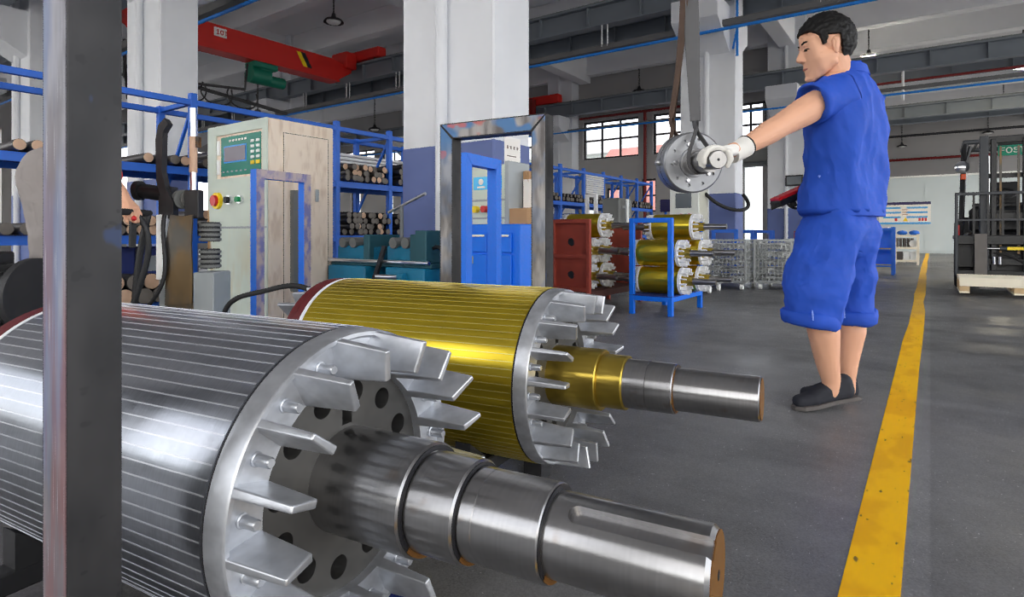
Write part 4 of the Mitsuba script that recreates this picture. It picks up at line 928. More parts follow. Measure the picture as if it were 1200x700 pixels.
# blue cradles in the distance
for px_, d_, lab in ((834, 10.0, 'blue arch rack far behind the wire containers, first from left'), (857, 11.8, 'blue arch rack far behind the wire containers, middle one'), (880, 12.4, 'blue arch rack far behind the wire containers, right one')):
    empty_cradle(at(px_, d_, .15), lab, 'mat_blue_shelf', H=.84, W=.42, Lx=.8 if d_ > 10.5 else .55, far=d_ > 10.5)
empty_cradle(at(903, 11.0, 0.1), 'blue arch rack behind the wire container of yellow parts', 'mat_blue_shelf', H=.6, W=.5, Lx=.8)
# grey machine with a pale arch in front of the far racks
k = thing('press', 'dark grey boxy machine with pale arch before the far blue racks', 'machine')
part(k, 'body', bx(-3.62, -3.36, 7.2, 7.6, 0, 1.24, .02), 'mat_machine_grey'); 
for x in (-3.85, -3.72): part(k, 'arch_post', bx(x, x + .04, 7.15, 7.2, 0, 1.26), 'mat_white_rod')
part(k, 'arch_head', bx(-3.85, -3.68, 7.15, 7.2, 1.26, 1.3), 'mat_white_rod'); part(k, 'arch_tie', bx(-3.72, -3.6, 7.17, 7.22, 1.0, 1.04), 'mat_white_rod')
part(k, 'side_post', cyl((-3.3, 7.3, 0), (-3.3, 7.3, 1.22), .03, 10), 'mat_galvanised', smooth=40); part(k, 'side_tie', bx(-3.4, -3.28, 7.28, 7.32, 1.1, 1.14), 'mat_galvanised')
k = one('blue_sign', 'small dark blue sign board on a post beside the last far rack', 'sign', bx(-5.35, -5.1, 13.75, 13.77, 1.3, 1.6), 'mat_sign_navy')
part(k, 'post', bx(-5.25, -5.2, 13.77, 13.8, 0, 1.5), 'mat_blue_shelf')
k = thing('guard_rail', 'blue guard rail by the back wall', 'railing')
for x in (-6.6, -5.7, -4.9): part(k, 'post', bx(x, x + .05, 15.8, 15.85, 0, 1.25), 'mat_blue_shelf')
part(k, 'rail', bx(-6.6, -4.85, 15.8, 15.85, 1.2, 1.25), 'mat_blue_shelf'); part(k, 'rail', bx(-6.6, -4.85, 15.8, 15.85, .7, .75), 'mat_blue_shelf')
k = one('wall_display', 'small dark framed display on the far white column behind the worker', 'display', bx(-3.3, -2.85, 17.83, 17.9, 2.1, 2.4, .01), 'mat_black'); part(k, 'screen', bx(-3.26, -2.89, 17.822, 17.83, 2.14, 2.36), 'mat_screen_dark'); part(k, 'bracket', bx(-3.1, -3.0, 17.9, 17.98, 2.2, 2.3), 'mat_black')

# ------------------------------------------------------------------ far right: safety board, carts, forklift
k = thing('safety_board', 'white safety notice board with blue lines on the pale partition', 'sign')
d0 = 28.765
s0, s1, z0, z1 = -1.73, .02, 1.17, 2.07
part(k, 'board', bx(s0, s1, d0 - .02, d0, z0, z1), 'mat_paper'); part(k, 'top_band', bx(s0, s1, d0 - .024, d0 - .02, z1 - .11, z1), 'mat_sign_navy'); part(k, 'bottom_band', bx(s0, s1, d0 - .024, d0 - .02, z0, z0 + .08), 'mat_sign_blue')
for i in range(3):
    for a, b in ((s0 + .15, s0 + .75), (s1 - .8, s1 - .1)): part(k, 'text_line', bx(a, b, d0 - .023, d0 - .02, z1 - .27 - .19 * i, z1 - .2 - .19 * i), 'mat_sign_blue')
part(k, 'warning_triangle', extr(Polygon([(s0 + .82, z0 + .12), (s0 + 1.0, z0 + .12), (s0 + .91, z0 + .29)]), .004, 'xz', d0 - .024), 'mat_yellow_plastic')
part(k, 'red_mark', bx(s0 + .55, s0 + .64, d0 - .024, d0 - .02, z0 + .13, z0 + .25), 'mat_red_plastic')
for i in range(3): part(k, 'red_mark', bx(s1 - .4 + .1 * i, s1 - .33 + .1 * i, d0 - .024, d0 - .02, z0 + .13, z0 + .25), 'mat_red_plastic')
for i in range(3): part(k, 'pink_line', bx(s0 + .8, s0 + 1.0, d0 - .023, d0 - .02, z1 - .33 - .1 * i, z1 - .29 - .1 * i), 'mat_rod_end')
def cart(x0, x1, y0, y1, levels, top, label, col):
    k = thing('parts_cart', label, 'cart')
    for x in (x0, x1 - .05):
        for y in (y0, y1 - .05): part(k, 'post', bx(x, x + .05, y, y + .05, 0, top + .02), col)
    for z in levels: part(k, 'shelf', bx(x0 + .02, x1 - .02, y0 + .02, y1 - .02, z - .04, z), col); part(k, 'shelf_edge', bx(x0 + .05, x1 - .05, y0, y0 + .02, z - .05, z), col)
    return k
p = XY(1048, 10.8)
k = cart(p[0] - .6, p[0], p[1], p[1] + .5, (.2, .5, .87), .87, 'blue sheet metal work cart behind the worker, in front of the safety board', 'mat_blue_bright')
part(k, 'back_panel', bx(p[0] - .58, p[0] - .02, p[1] + .46, p[1] + .48, .2, .87), 'mat_blue_bright')
for z in (.2, .5): part(k, 'red_edge', bx(p[0] - .55, p[0] - .05, p[1] - .004, p[1], z - .02, z), 'mat_rod_end')
one('paper_stack', 'white papers on the blue work cart', 'papers', bx(p[0] - .35, p[0] - .1, p[1] + .1, p[1] + .35, .872, .9), 'mat_paper')
p = XY(1077, 14.4)
k = cart(p[0] - .52, p[0], p[1], p[1] + .5, (.12, .44, .74), .74, 'pale shelved trolley with parts beside the yellow line', 'mat_wood')
for i, (x, m) in enumerate(((-.45, 'mat_blue'), (-.2, 'mat_blue'))): one('blue_bag', ('blue bundle on top of the pale trolley, left', 'blue bundle on top of the pale trolley, right')[i], 'bag', trimesh.creation.icosphere(2, 1.0), m, Tr(p[0] + x + .1, p[1] + .22, .74 + .055) @ np.diag([.11, .14, .06, 1]), smooth=True)
for i in range(5): one('coil', 'dark coil on the middle shelf of the pale trolley', 'coil', cyl((p[0] - .46 + .08 * i, p[1] + .15, .44), (p[0] - .46 + .08 * i, p[1] + .15, .66), .035, 12), 'mat_rod_steel', smooth=40, group='coils on the trolley')
one('white_roll', 'white roll on the middle shelf of the pale trolley', 'roll', cyl((p[0] - .12, p[1] + .06, .53), (p[0] - .12, p[1] + .4, .53), .085, 16), 'mat_white_plastic', smooth=40)
for i in range(3): one('white_box', 'white box on the bottom shelf of the pale trolley', 'box', bx(p[0] - .46 + .14 * i, p[0] - .34 + .14 * i, p[1] + .05, p[1] + .3, .12, .32), 'mat_white_plastic' if i else 'mat_rod_steel', group='boxes on the trolley')

k = thing('forklift', 'black forklift truck carrying a wooden pallet at the right edge', 'forklift')
fx0, fy = .27, 9.9                       # left side and front (fork) face; the truck points towards the camera
fw = 1.14; fx1 = fx0 + fw; fc = fx0 + fw / 2
def fp(*a, **kw): return part(k, *a, **kw)
fb, fg = 'mat_forklift_black', 'mat_forklift_grey'
lo, hi = fx0, fx1
for s in (-1, 1):
    xo = fc + s * .26
    fp('mast_channel', bx(xo - .045, xo + .045, fy + .02, fy + .16, .08, 2.05, .006), fg)
    fp('inner_mast', bx(xo - s * .10 - .03, xo - s * .10 + .03, fy + .03, fy + .13, .12, 2.0, .006), fb)
    fp('lift_cylinder', cyl((xo - s * .04, fy + .2, .2), (xo - s * .04, fy + .2, 1.8), .03, 14), 'mat_chrome', smooth=40)
    fp('lift_chain', bx(xo - s * .17 - .012, xo - s * .17 + .012, fy + .05, fy + .08, .5, 1.9), 'mat_cover_plate')
    xf = fc + s * .3
    fk = fp('fork', extr(Polygon([(fy - .95, .12), (fy - .085, .10), (fy - .085, .76), (fy - .045, .76), (fy - .045, .065), (fy - .95, .105)]), .13, 'yz', xf - .065), 'mat_fork_steel'); part(fk, 'hook', bx(xf - .04, xf + .04, fy - .05, fy - .015, .68, .74), 'mat_fork_steel')
    fp('tyre', lathe([(-.1, .12), (-.1, .3), (-.1, .3), (-.07, .33), (.07, .33), (.1, .3), (.1, .3), (.1, .12), (-.1, .12)], 32), 'mat_rubber', M=Tr(fc + s * .46, fy + .52, .33), smooth=40); fp('wheel_hub', cyl((fc + s * .46 - .09, fy + .52, .33), (fc + s * .46 + .09, fy + .52, .33), .13, 20), fg, smooth=40)
    fp('tyre', lathe([(-.08, .1), (-.08, .24), (-.08, .24), (-.05, .27), (.05, .27), (.08, .24), (.08, .24), (.08, .1), (-.08, .1)], 32), 'mat_rubber', M=Tr(fc + s * .42, fy + 1.85, .27), smooth=40)
    fp('fender', bx(fc + s * .46 - .11, fc + s * .46 + .11, fy + .2, fy + .95, .68, .74, .02), fb); fp('fender_front', bx(fc + s * .46 - .11, fc + s * .46 + .11, fy + .16, fy + .22, .3, .74, .02), fb)
    fp('overhead_pillar', bar((fc + s * .5, fy + .34, .72), (fc + s * .43, fy + .62, 2.04), .055, bev=.008), fb)
    fp('rear_pillar', bar((fc + s * .45, fy + 1.75, .9), (fc + s * .42, fy + 1.6, 2.04), .055), fb)
    lk = fp('headlight', lathe([(0, .02), (.02, .05), (.05, .085), (.05, .085), (.07, .085), (.07, .085), (.085, .05), (.09, 0)], 20), 'mat_chrome', M=Tr(fc + s * .48, fy + .4, 1.68) @ Rz(-math.pi / 2), smooth=35); fp('light_arm', bar((fc + s * .47, fy + .42, 1.6), (fc + s * .38, fy + .5, 1.98), .03), fb)
    fp('turn_signal', box(.06, .04, .08, (fc + s * .465, fy + .38, 1.55), .01), 'mat_orange'); fp('side_lamp', box(.04, .05, .17, (fc + s * .53, fy + .24, .80), .01), 'mat_red_plastic')
for z in (.35, .95, 1.95): fp('mast_tie', bx(fc - .26, fc + .26, fy + .06, fy + .14, z, z + .09, .006), fb)
fp('top_tie', bx(fc - .26, fc + .26, fy + .16, fy + .2, 1.5, 1.56), fb)
bk = fp('load_backrest', bx(lo, hi, fy - .035, fy, 1.27, 1.31, .006), fg)
for x in (lo, hi - .035): part(bk, 'side_bar', bx(x, x + .035, fy - .035, fy, .2, 1.29, .006), fg)
for x in np.linspace(lo + .2, hi - .2, 6): part(bk, 'upright', bx(x - .012, x + .012, fy - .03, fy - .005, .74, 1.28), fb)
part(bk, 'mid_bar', bx(lo, hi, fy - .03, fy, .93, .955), fg)
fp('carriage_plate', bx(lo + .02, hi - .02, fy - .02, fy + .02, .62, .74, .006), fb); fp('carriage_plate', bx(lo + .02, hi - .02, fy - .02, fy + .02, .16, .28, .006), fb)
fp('side_shift_rod', cyl((fc - .3, fy + .0, .57), (fc + .3, fy + .0, .57), .014, 12), 'mat_chrome', smooth=40); fp('side_shift_cylinder', cyl((fc - .1, fy + .0, .57), (fc + .3, fy + .0, .57), .028, 14), fg, smooth=40); fp('yellow_label', bx(fc - .03, fc + .13, fy - .034, fy - .024, .55, .59), 'mat_yellow_plastic')
for x in (-.16, -.1): fp('hydraulic_fitting', cyl((fc + x, fy + .02, .36), (fc + x, fy + .02, .46), .018, 10), 'mat_chrome', smooth=40)
fp('hose_guard', tube([(fc - .2, fy + .05, .5), (fc - .02, fy + .03, .48), (fc + .15, fy + .05, .38), (fc + .3, fy + .05, .3)], .014, 8, sub=16), 'mat_rubber', smooth=True)
fp('chassis', bx(fc - .42, fc + .42, fy + .22, fy + 1.9, .2, .78, .03), fb); fp('step', bx(fc - .5, fc + .5, fy + .9, fy + 1.5, .3, .4, .02), fb)
fp('dashboard', bx(fc - .4, fc + .4, fy + .36, fy + .56, .78, 1.12, .04), fb); fp('dash_top', bx(fc - .36, fc + .36, fy + .42, fy + .62, 1.12, 1.18, .02), fb)
fp('steering_wheel', tube([(.17 * math.cos(a), .17 * math.sin(a), 0) for a in np.linspace(0, 2 * math.pi, 25)], .016, 8), 'mat_rubber', M=Tr(fc - .05, fy + .72, 1.32) @ Rx(.5), smooth=True)
for a in (0.3, 2.4, 4.5): fp('wheel_spoke', bar((0, 0, -.01), (.165 * math.cos(a), .165 * math.sin(a), 0), .02), 'mat_rubber', M=Tr(fc - .05, fy + .72, 1.32) @ Rx(.5))
fp('steering_column', cyl((fc - .05, fy + .5, 1.1), (fc - .05, fy + .715, 1.31), .03, 12), fb, smooth=40)
fp('seat_base', bx(fc - .3, fc + .3, fy + 1.0, fy + 1.5, .78, .95, .04), fb); fp('seat_cushion', bx(fc - .25, fc + .25, fy + 1.0, fy + 1.45, .95, 1.05, .04), 'mat_rubber'); fp('seat_back', box(.46, .1, .5, (fc, fy + 1.47, 1.28), .04), 'mat_rubber')
fp('counterweight', bx(fc - .52, fc + .52, fy + 1.75, fy + 2.3, .22, 1.02, .08), fb)
rk = fp('overhead_guard', bx(fc - .46, fc + .46, fy + .58, fy + .64, 2.02, 2.08, .01), fg)
part(rk, 'rear_bar', bx(fc - .46, fc + .46, fy + 1.58, fy + 1.64, 2.02, 2.08, .01), fg)
for s in (-1, 1): part(rk, 'side_bar', bx(fc + s * .43 - .03, fc + s * .43 + .03, fy + .6, fy + 1.62, 2.02, 2.08), fg)
for i in range(5): part(rk, 'slat', bx(fc - .3 + .15 * i - .012, fc - .3 + .15 * i + .012, fy + .6, fy + 1.62, 2.03, 2.06), fb)
fp('name_board', bx(fc - .08, fc + .26, fy + .555, fy + .575, 1.83, 1.97), 'mat_sign_green', label='green board with white lettering'); fp('board_hanger', bx(fc - .08, fc + .26, fy + .56, fy + .6, 1.96, 2.05), fb)
tm = meshkit.text_mesh('FOST A', .075, .003, bold=True); tm.apply_transform(np.array([[1, 0, 0, fc - .065], [0, 0, -1, fy + .555], [0, 1, 0, 1.865], [0, 0, 0, 1.0]])); fp('lettering', tm, 'mat_paper')
k = thing('pallet', 'raw wooden pallet on the forks of the forklift', 'pallet')
px0, px1 = fx0 + .02, fx0 + 1.14; py1 = fy - .09; py0 = py1 - .8
for i in range(5): part(k, 'deck_board', bx(px0, px1, py0 + .165 * i, py0 + .165 * i + .12, .205, .23, .003), 'mat_wood')
for x in (px0, (px0 + px1) / 2 - .05, px1 - .1):
    part(k, 'stringer_board', bx(x, x + .1, py0, py1, .18, .205, .002), 'mat_wood')
    for y in (py0, (py0 + py1) / 2 - .05, py1 - .1): part(k, 'block', bx(x, x + .1, y, y + .1, .06, .18, .003), 'mat_wood_end')
part(k, 'front_board', bx(px0, px1, py0 - .018, py0, .125, .23, .003), 'mat_wood')
for x in (px0, (px0 + px1) / 2 - .05, px1 - .1): part(k, 'bottom_board', bx(x, x + .1, py0, py1, .04, .06), 'mat_wood')
# ------------------------------------------------------------------ rotor hanging in a sling
def V(px, py, d): return P3(px, py, d)
CAMF = np.array([-SI, CO, 0.0]); CAMR = np.array([CO, SI, 0.0]); UP = np.array([0, 0, 1.0])
c_disc, c_end = V(813, 190.5, 2.36), V(842, 187, 2.13)
ax = c_end - c_disc; LS = np.linalg.norm(ax); ax = ax / LS
HM = np.eye(4); HM[:3, 0] = ax; HM[:3, 1] = np.cross(UP, ax) / np.linalg.norm(np.cross(UP, ax)); HM[:3, 2] = np.cross(HM[:3, 0], HM[:3, 1]); HM[:3, 3] = c_disc
k = thing('hanging_rotor', 'bright steel disc rotor hanging in a grey sling beside the worker', 'rotor')
d = man(fixm(lathe([(-.105, 0), (-.105, .118), (-.1, .122), (-.006, .122), (0, .116), (0, 0)], 96)))
for i in range(10):
    a = 2 * math.pi * (i + .3) / 10
    d -= man(fixm(cyl((-.01, .092 * math.sin(a), .092 * math.cos(a)), (.01, .092 * math.sin(a), .092 * math.cos(a)), .0065, 14)))
part(k, 'disc', unman(d), 'mat_turned_steel', HM, smooth=30)
part(k, 'seam_ring', lathe([(-.055, .1), (-.055, .1228), (-.0525, .1228), (-.0525, .1), (-.055, .1)], 72), 'mat_slot_dark', HM, smooth=40)
part(k, 'boss', lathe([(-.001, 0), (-.001, .06), (-.001, .06), (.008, .058), (.008, .058), (.008, 0)], 48), 'mat_turned_steel', HM, smooth=30)
for i in range(5):
    a = 2 * math.pi * (i + .75) / 5; part(k, 'balance_stud', lathe([(0, 0), (0, .009), (0, .009), (.01, .007), (.01, .007), (.01, 0)], 14), 'mat_chrome', HM @ Rx(-a) @ Tr(0, 0, .075), smooth=40)
part(k, 'shaft', lathe([(0, 0), (0, .05), (0, .05), (.05, .05), (.05, .05), (.052, .044), (.052, .044), (LS * .72, .044), (LS * .72, .044), (LS * .72, .034), (LS * .72, .034), (LS - .003, .034), (LS, .031), (LS, .031), (LS, 0)], 48), 'mat_shaft_steel', HM, smooth=30)
part(k, 'center_hole', cyl((LS, 0, 0), (LS + .0012, 0, 0), .005, 14), 'mat_slot_dark', HM)
part(k, 'rear_shaft', lathe([(-.34, 0), (-.34, .03), (-.34, .03), (-.2, .03), (-.2, .03), (-.2, .04), (-.2, .04), (-.105, .04), (-.105, .04), (-.105, 0)], 40), 'mat_shaft_steel', HM, smooth=30)
part(k, 'lifting_eye', trimesh.creation.icosphere(2, .013), 'mat_cast_aluminium', HM @ Tr(-.05, -.13, 0), smooth=True)
part(k, 'eye_stem', cyl((-.05, -.115, 0), (-.05, -.13, 0), .006, 10), 'mat_cast_aluminium', HM)
k = thing('lifting_sling', 'dark grey webbing sling carrying the hanging rotor', 'sling')
hook = V(806, -60, 2.4)
def wrap(l, r, n=9):                        # the loop under the shaft at distance l along it
    return [(HM @ np.array([l, r * math.sin(a), r * math.cos(a), 1]))[:3] for a in np.linspace(-math.pi * .62, -math.pi * 1.38, n)]
for l, top, r, mm, nm in ((.075, V(815, 142, 2.315), .0475, 'mat_sling_grey', 'front_loop'), (-.16, V(787, 138, 2.46), .043, 'mat_sling_brown', 'rear_loop')):
    w = wrap(l, r)
    pts = [top + CAMR * .004] + [w[0] * .4 + top * .6] + w + [w[-1] * .4 + top * .6] + [top - CAMR * .004]
    part(k, nm, strap(pts, .034, .004, ax, sub=60), mm, smooth=True)
    mid = V(811 if nm[0] == 'f' else 799, 40, 2.37 if nm[0] == 'f' else 2.41)
    side = CAMR * .9 + ax * .3 if nm[0] == 'f' else CAMR * .4 + ax
    for e in (-1, 1): part(k, 'strap', strap([top + CAMR * .004 * e + CAMF * .004 * e, mid + CAMF * .006 * e, hook + CAMF * .01 * e + CAMR * (.01 if nm[0] == 'f' else -.01)], [.034, .048, .055, .05, .05] if nm[0] == 'f' else [.03, .036, .04], .004, side, sub=30), mm, smooth=True)
k = thing('crane_hook', 'steel crane hook above the sling', 'hook')
part(k, 'hook', tube([hook + CAMR * x + UP * z for x, z in ((.03, .0), (.0, -.02), (-.03, .01), (-.035, .06), (0, .1), (0, .2))], .016, 10, sub=30), 'mat_black_steel', smooth=True)
part(k, 'rope', cyl(hook + UP * .2, hook + UP * 4.0, .01, 8), 'mat_black_steel')

# ------------------------------------------------------------------ people
def hullman(*sph):
    pts = []
    for p, r in sph:
        ic = trimesh.creation.icosphere(2, 1.0).vertices
        pts.append(np.asarray(p)[None] + ic * (np.asarray(r) if np.ndim(r) else r))
    h = trimesh.convex.convex_hull(np.vstack(pts)); return man(h)
def chain(*sph):
    m = None
    for a, b in zip(sph[:-1], sph[1:]):
        h = hullman(a, b); m = h if m is None else m + h
    return m
def finish(m, length=.008, it=10):
    t = unman(m.refine_to_length(length)); t = fixm(t); trimesh.smoothing.filter_taubin(t, iterations=it); return t
def head_parts(M, s=1.0):
    """local: x forward, y left, z up; returns the head solid in world space and a function placing extra pieces"""
    S = M @ np.diag([s, s, s, 1])
    def W(p): return (S @ np.array([*p, 1]))[:3]
    def hs(*l): return hullman(*[(p, r) for p, r in l])
    ic = trimesh.creation.icosphere(4, 1.0)
    cr = ic.copy(); cr.apply_transform(Tr(-.014, 0, .036) @ np.diag([.094, .075, .084, 1])); m = man(cr)
    m += hs(((.045, .036, .03), .028), ((.045, -.036, .03), .028), ((.042, .04, -.022), .026), ((.042, -.04, -.022), .026), ((.066, .0, -.094), .017), ((.05, .022, -.09), .016), ((.05, -.022, -.09), .016), ((-.005, .05, -.055), .017), ((-.005, -.05, -.055), .017), ((.062, 0, .06), .024))
    for sy in (1, -1): m += hs(((.036, .036 * sy, -.03), .034), ((.03, .03 * sy, -.062), .03), ((.0, .042 * sy, -.03), .03))
    m += hs(((.074, .026, .030), .009), ((.074, -.026, .030), .009))
    m += hs(((.078, 0, .022), .008), ((.1, 0, -.018), .0085), ((.076, .012, -.028), .008), ((.076, -.012, -.028), .008))
    m += hs(((.076, .0, -.052), .0115), ((.066, .018, -.054), .009), ((.066, -.018, -.054), .009))
    m += hs(((.074, .0, -.066), .0115), ((.064, .015, -.066), .009), ((.064, -.015, -.066), .009))
    m += hs(((.074, 0, -.096), .0145), ((.06, .012, -.098), .014), ((.06, -.012, -.098), .014))
    for sy in (1, -1):
        e = hs(((-.016, .074 * sy, .018), (.016, .009, .014)), ((-.012, .073 * sy, -.02), (.009, .007, .012)))
        e -= hs(((-.006, .084 * sy, .012), (.008, .006, .010)), ((-.006, .083 * sy, -.008), (.005, .005, .006)))
        m += e
        m += hs(((.067, .03 * sy, .010), (.011, .015, .0105)))
    m += hs(((-.025, 0, -.03), .055), ((-.045, 0, -.13), .054))
    t = fixm(unman(m.refine_to_length(.005))); trimesh.smoothing.filter_taubin(t, lamb=.6, nu=.62, iterations=22); t.apply_transform(S); return man(t), S
def hair_mesh(S, seed=2):
    ic = trimesh.creation.icosphere(5, 1.0); v = ic.vertices
    r = np.array([.108, .0865, .1]) ; p = v * r
    n = meshkit.fbm(np.stack([v[:, 0] * 9, v[:, 1] * 14, v[:, 2] * 9], 1), 3, seed) - .5
    up = np.clip(v[:, 2], 0, 1)
    p = p * (1 + .10 * n[:, None] * (.4 + up[:, None])) + np.array([-.014, 0, .036]); p[:, 2] += .012 * up
    ic.vertices = p
    prof = Polygon([(.098, .075), (.11, .2), (-.16, .2), (-.16, -.062), (-.062, -.066), (-.04, -.035), (-.032, .038), (.012, .044), (.018, .012), (.03, .01), (.036, .05), (.062, .078)])
    cut = extr(prof, .3, 'xz', -.15)
    h = man(ic) ^ man(cut)
    t = unman(h.refine_to_length(.006)); t = fixm(t); trimesh.smoothing.filter_taubin(t, iterations=4)
    q = meshkit.fbm(t.vertices * np.array([60, 160, 60]), 2, 5) - .5
    t.vertices = t.vertices + np.asarray(t.vertex_normals) * (q * .009)[:, None]
    t.apply_transform(S); return t
def ring(c, r, f, w, d, n=72, e=2.5, tilt=0.0):
    t = np.arange(n) * 2 * np.pi / n; ct, st = np.cos(t), np.sin(t)
    a = np.sign(ct) * np.abs(ct) ** (2 / e) * w; b = np.sign(st) * np.abs(st) ** (2 / e) * d
    return np.asarray(c)[None] + a[:, None] * r + b[:, None] * f + (tilt * a)[:, None] * UP
def loft(rings, cap=True):
    n = len(rings[0]); Vv = np.vstack(rings); Fc = []
    for i in range(len(rings) - 1):
        for j in range(n):
            j2 = (j + 1) % n; Fc += [(i * n + j, i * n + j2, (i + 1) * n + j2), (i * n + j, (i + 1) * n + j2, (i + 1) * n + j)]
    if cap:
        b = len(Vv); Vv = np.vstack([Vv, rings[0].mean(0)[None], rings[-1].mean(0)[None]]); e = (len(rings) - 1) * n
        for j in range(n):
            j2 = (j + 1) % n; Fc += [(b, j2, j), (b + 1, e + j, e + j2)]
    m = trimesh.Trimesh(Vv, np.array(Fc), process=False)
    if m.volume < 0: m.invert()
    return m
def smooth_rings(keys, n):
    from scipy.interpolate import PchipInterpolator
    keys = np.array([np.concatenate([np.ravel(x) for x in q]) for q in keys], float); s = np.linspace(0, 1, len(keys))
    return PchipInterpolator(s, keys)(np.linspace(0, 1, n))
def wrinkle(t, amp, freq, seed, stretch=(1, 1, 1)):
    n = meshkit.fbm(t.vertices * freq * np.array(stretch), 4, seed) - .5
    rdg = 1 - 2 * np.abs(meshkit.noise(t.vertices * freq * .8 * np.array(stretch) + 7, seed + 3) - .5) * 2
    t.vertices = t.vertices + np.asarray(t.vertex_normals) * (amp * (n * 1.6 + .5 * rdg))[:, None]; return t

wk = thing('person', 'worker in blue short sleeved overalls with rolled trousers, pushing the hanging rotor', 'person')
rr_ = CAMR * .78 + CAMF * .62; ff_ = -CAMR * .62 + CAMF * .78
L_sh, R_sh = V(970, 115, 2.43), V(1012, 112, 2.68)
mid_sh = (L_sh + R_sh) / 2
Lel, Lwr = V(915, 147, 2.345), V(868, 175, 2.26)
Rel, Rwr = V(992, 192, 2.80), V(955, 226, 2.72)
pelvis = V(990, 250, 2.57)
Lk, La = V(955, 352, 2.47), V(974, 446, 2.52)
Rk, Ra = V(997, 352, 2.66), V(993, 444, 2.66)
hd = np.eye(4); f = -CAMR * .985 + CAMF * .12 - UP * .16; f /= np.linalg.norm(f); l = np.cross(UP, f); l /= np.linalg.norm(l)
hd[:3, 0], hd[:3, 1], hd[:3, 2], hd[:3, 3] = f, l, np.cross(f, l), V(966, 60, 2.52)
hsol, HS = head_parts(hd, 1.1)
neck = V(990, 92, 2.55)
body = hsol + chain((V(973, 72, 2.52), .056), (neck, .06))
body += hullman((neck, .06), (mid_sh, .1), (L_sh, .055), (R_sh, .055)) + hullman((mid_sh - UP * .1, .11), (pelvis, .11), (mid_sh + rr_ * .08, .1), (mid_sh - rr_ * .08, .1))
body += chain((L_sh, .062), (L_sh * .5 + Lel * .5, .059), (Lel, .047), (Lel * .7 + Lwr * .3, .047), (Lwr, .030), (Lwr * 1.0 + (V(858, 176, 2.23) - Lwr) * .9, .028))
body += chain((R_sh, .06), (Rel, .046), (Rel * .7 + Rwr * .3, .045), (Rwr, .03))
for hip, kn, an, s in ((pelvis - rr_ * .08 - UP * .06, Lk, La, 1.0), (pelvis + rr_ * .08 - UP * .06, Rk, Ra, .92)):
    mc = kn * .62 + an * .38
    body += chain((hip, .095), (kn, .06 * s), (mc + ff_ * -.01, .063 * s), (kn * .25 + an * .75, .048 * s), (an, .037 * s), (an - UP * .05, .033))
part(wk, 'body', finish(body, .011, 8), 'mat_skin', smooth=True, label='tanned skin of face, arms and calves')
part(wk, 'hair', hair_mesh(HS), 'mat_hair', smooth=50, label='short black hair')
def hp(p): return (HS @ np.array([*p, 1]))[:3]
for s in (1, -1):
    part(wk, 'eyebrow', tube([hp((.083, .014 * s, .036)), hp((.079, .03 * s, .040)), hp((.066, .045 * s, .036))], [.0035, .004, .002], 6, sub=8), 'mat_hair', smooth=True)
    part(wk, 'eye', trimesh.creation.icosphere(2, 1.0).apply_transform(np.diag([.004, .009, .0022, 1])), 'mat_hair', HS @ Tr(.0765, .031 * s, .0075) @ Rz(s * .5), smooth=True)
    part(wk, 'eyelash', tube([hp((.0805, .02 * s, .0095)), hp((.0795, .031 * s, .0125)), hp((.068, .045 * s, .008))], .0022, 6, sub=8), 'mat_hair', smooth=True)
part(wk, 'lips', unman(hullman((hp((.0855, 0, -.0585)), .0052), (hp((.0745, .018, -.059)), .0035), (hp((.0745, -.018, -.059)), .0035))), 'mat_lips', smooth=True)
# shirt
def C(px, py, d): return V(px, py, d)
K = [(C(991, 80, 2.55), .068, .066), (C(991, 88, 2.55), .074, .072), (C(991, 93, 2.55), .10, .08), (C(992, 104, 2.55), .178, .093), (C(992, 122, 2.55), .205, .11), (C(992, 150, 2.55), .212, .125), (C(991, 190, 2.555), .205, .128), (C(989, 225, 2.56), .2, .13), (C(988, 248, 2.565), .2, .132)]
rk_ = smooth_rings([(c, [w], [d_]) for c, w, d_ in K], 100)
sh = loft([ring(q[:3], rr_, ff_, q[3], q[4], 140) for q in rk_])
sh = trimesh.Trimesh(sh.vertices, sh.faces, process=False); wrinkle(sh, .03, 7, 4, (1, 1, .5)); wrinkle(sh, .010, 22, 9, (1, 1, .45))
part(wk, 'shirt', sh, 'mat_work_blue', smooth=True, label='blue short sleeved work shirt')
part(wk, 'shirt_hem', loft([ring(C(988, y, 2.565), rr_, ff_, .2 + o, .132 + o) for y, o in ((242, .002), (241, .008), (250, .010), (254, .008), (254, -.004))]), 'mat_work_blue', smooth=40)
part(wk, 'collar', loft([ring(C(990, y, 2.55), rr_, ff_, w, d_) for y, w, d_ in ((94, .085, .078), (84, .078, .074), (77, .072, .07), (79, .084, .08), (90, .1, .09))]), 'mat_work_blue', smooth=50)
def sleeve(a, b, r0, r1, seed):
    m, L_ = frame_to(a, b); n = 26; R = []
    for i in range(n):
        u = i / (n - 1); x = -L_ / 2 + u * L_; r_ = r0 + (r1 - r0) * u + (.006 if u > .86 else 0)
        t = np.arange(40) * 2 * np.pi / 40; R.append((m @ np.vstack([np.full(40, x), r_ * np.cos(t), r_ * np.sin(t), np.ones(40)]))[:3].T)
    t = np.arange(40) * 2 * np.pi / 40
    for x, r_ in ((L_ / 2, r1 - .004), (L_ / 2 - .03, r1 - .01)): R.append((m @ np.vstack([np.full(40, x), r_ * np.cos(t), r_ * np.sin(t), np.ones(40)]))[:3].T)
    return wrinkle(loft(R), .014, 13, seed)
part(wk, 'sleeve', sleeve(V(984, 112, 2.455), V(950, 122, 2.395), .088, .076, 3), 'mat_work_blue', smooth=True)
part(wk, 'sleeve', sleeve(R_sh - UP * .0, R_sh * .55 + Rel * .45, .082, .078, 8), 'mat_work_blue', smooth=True)
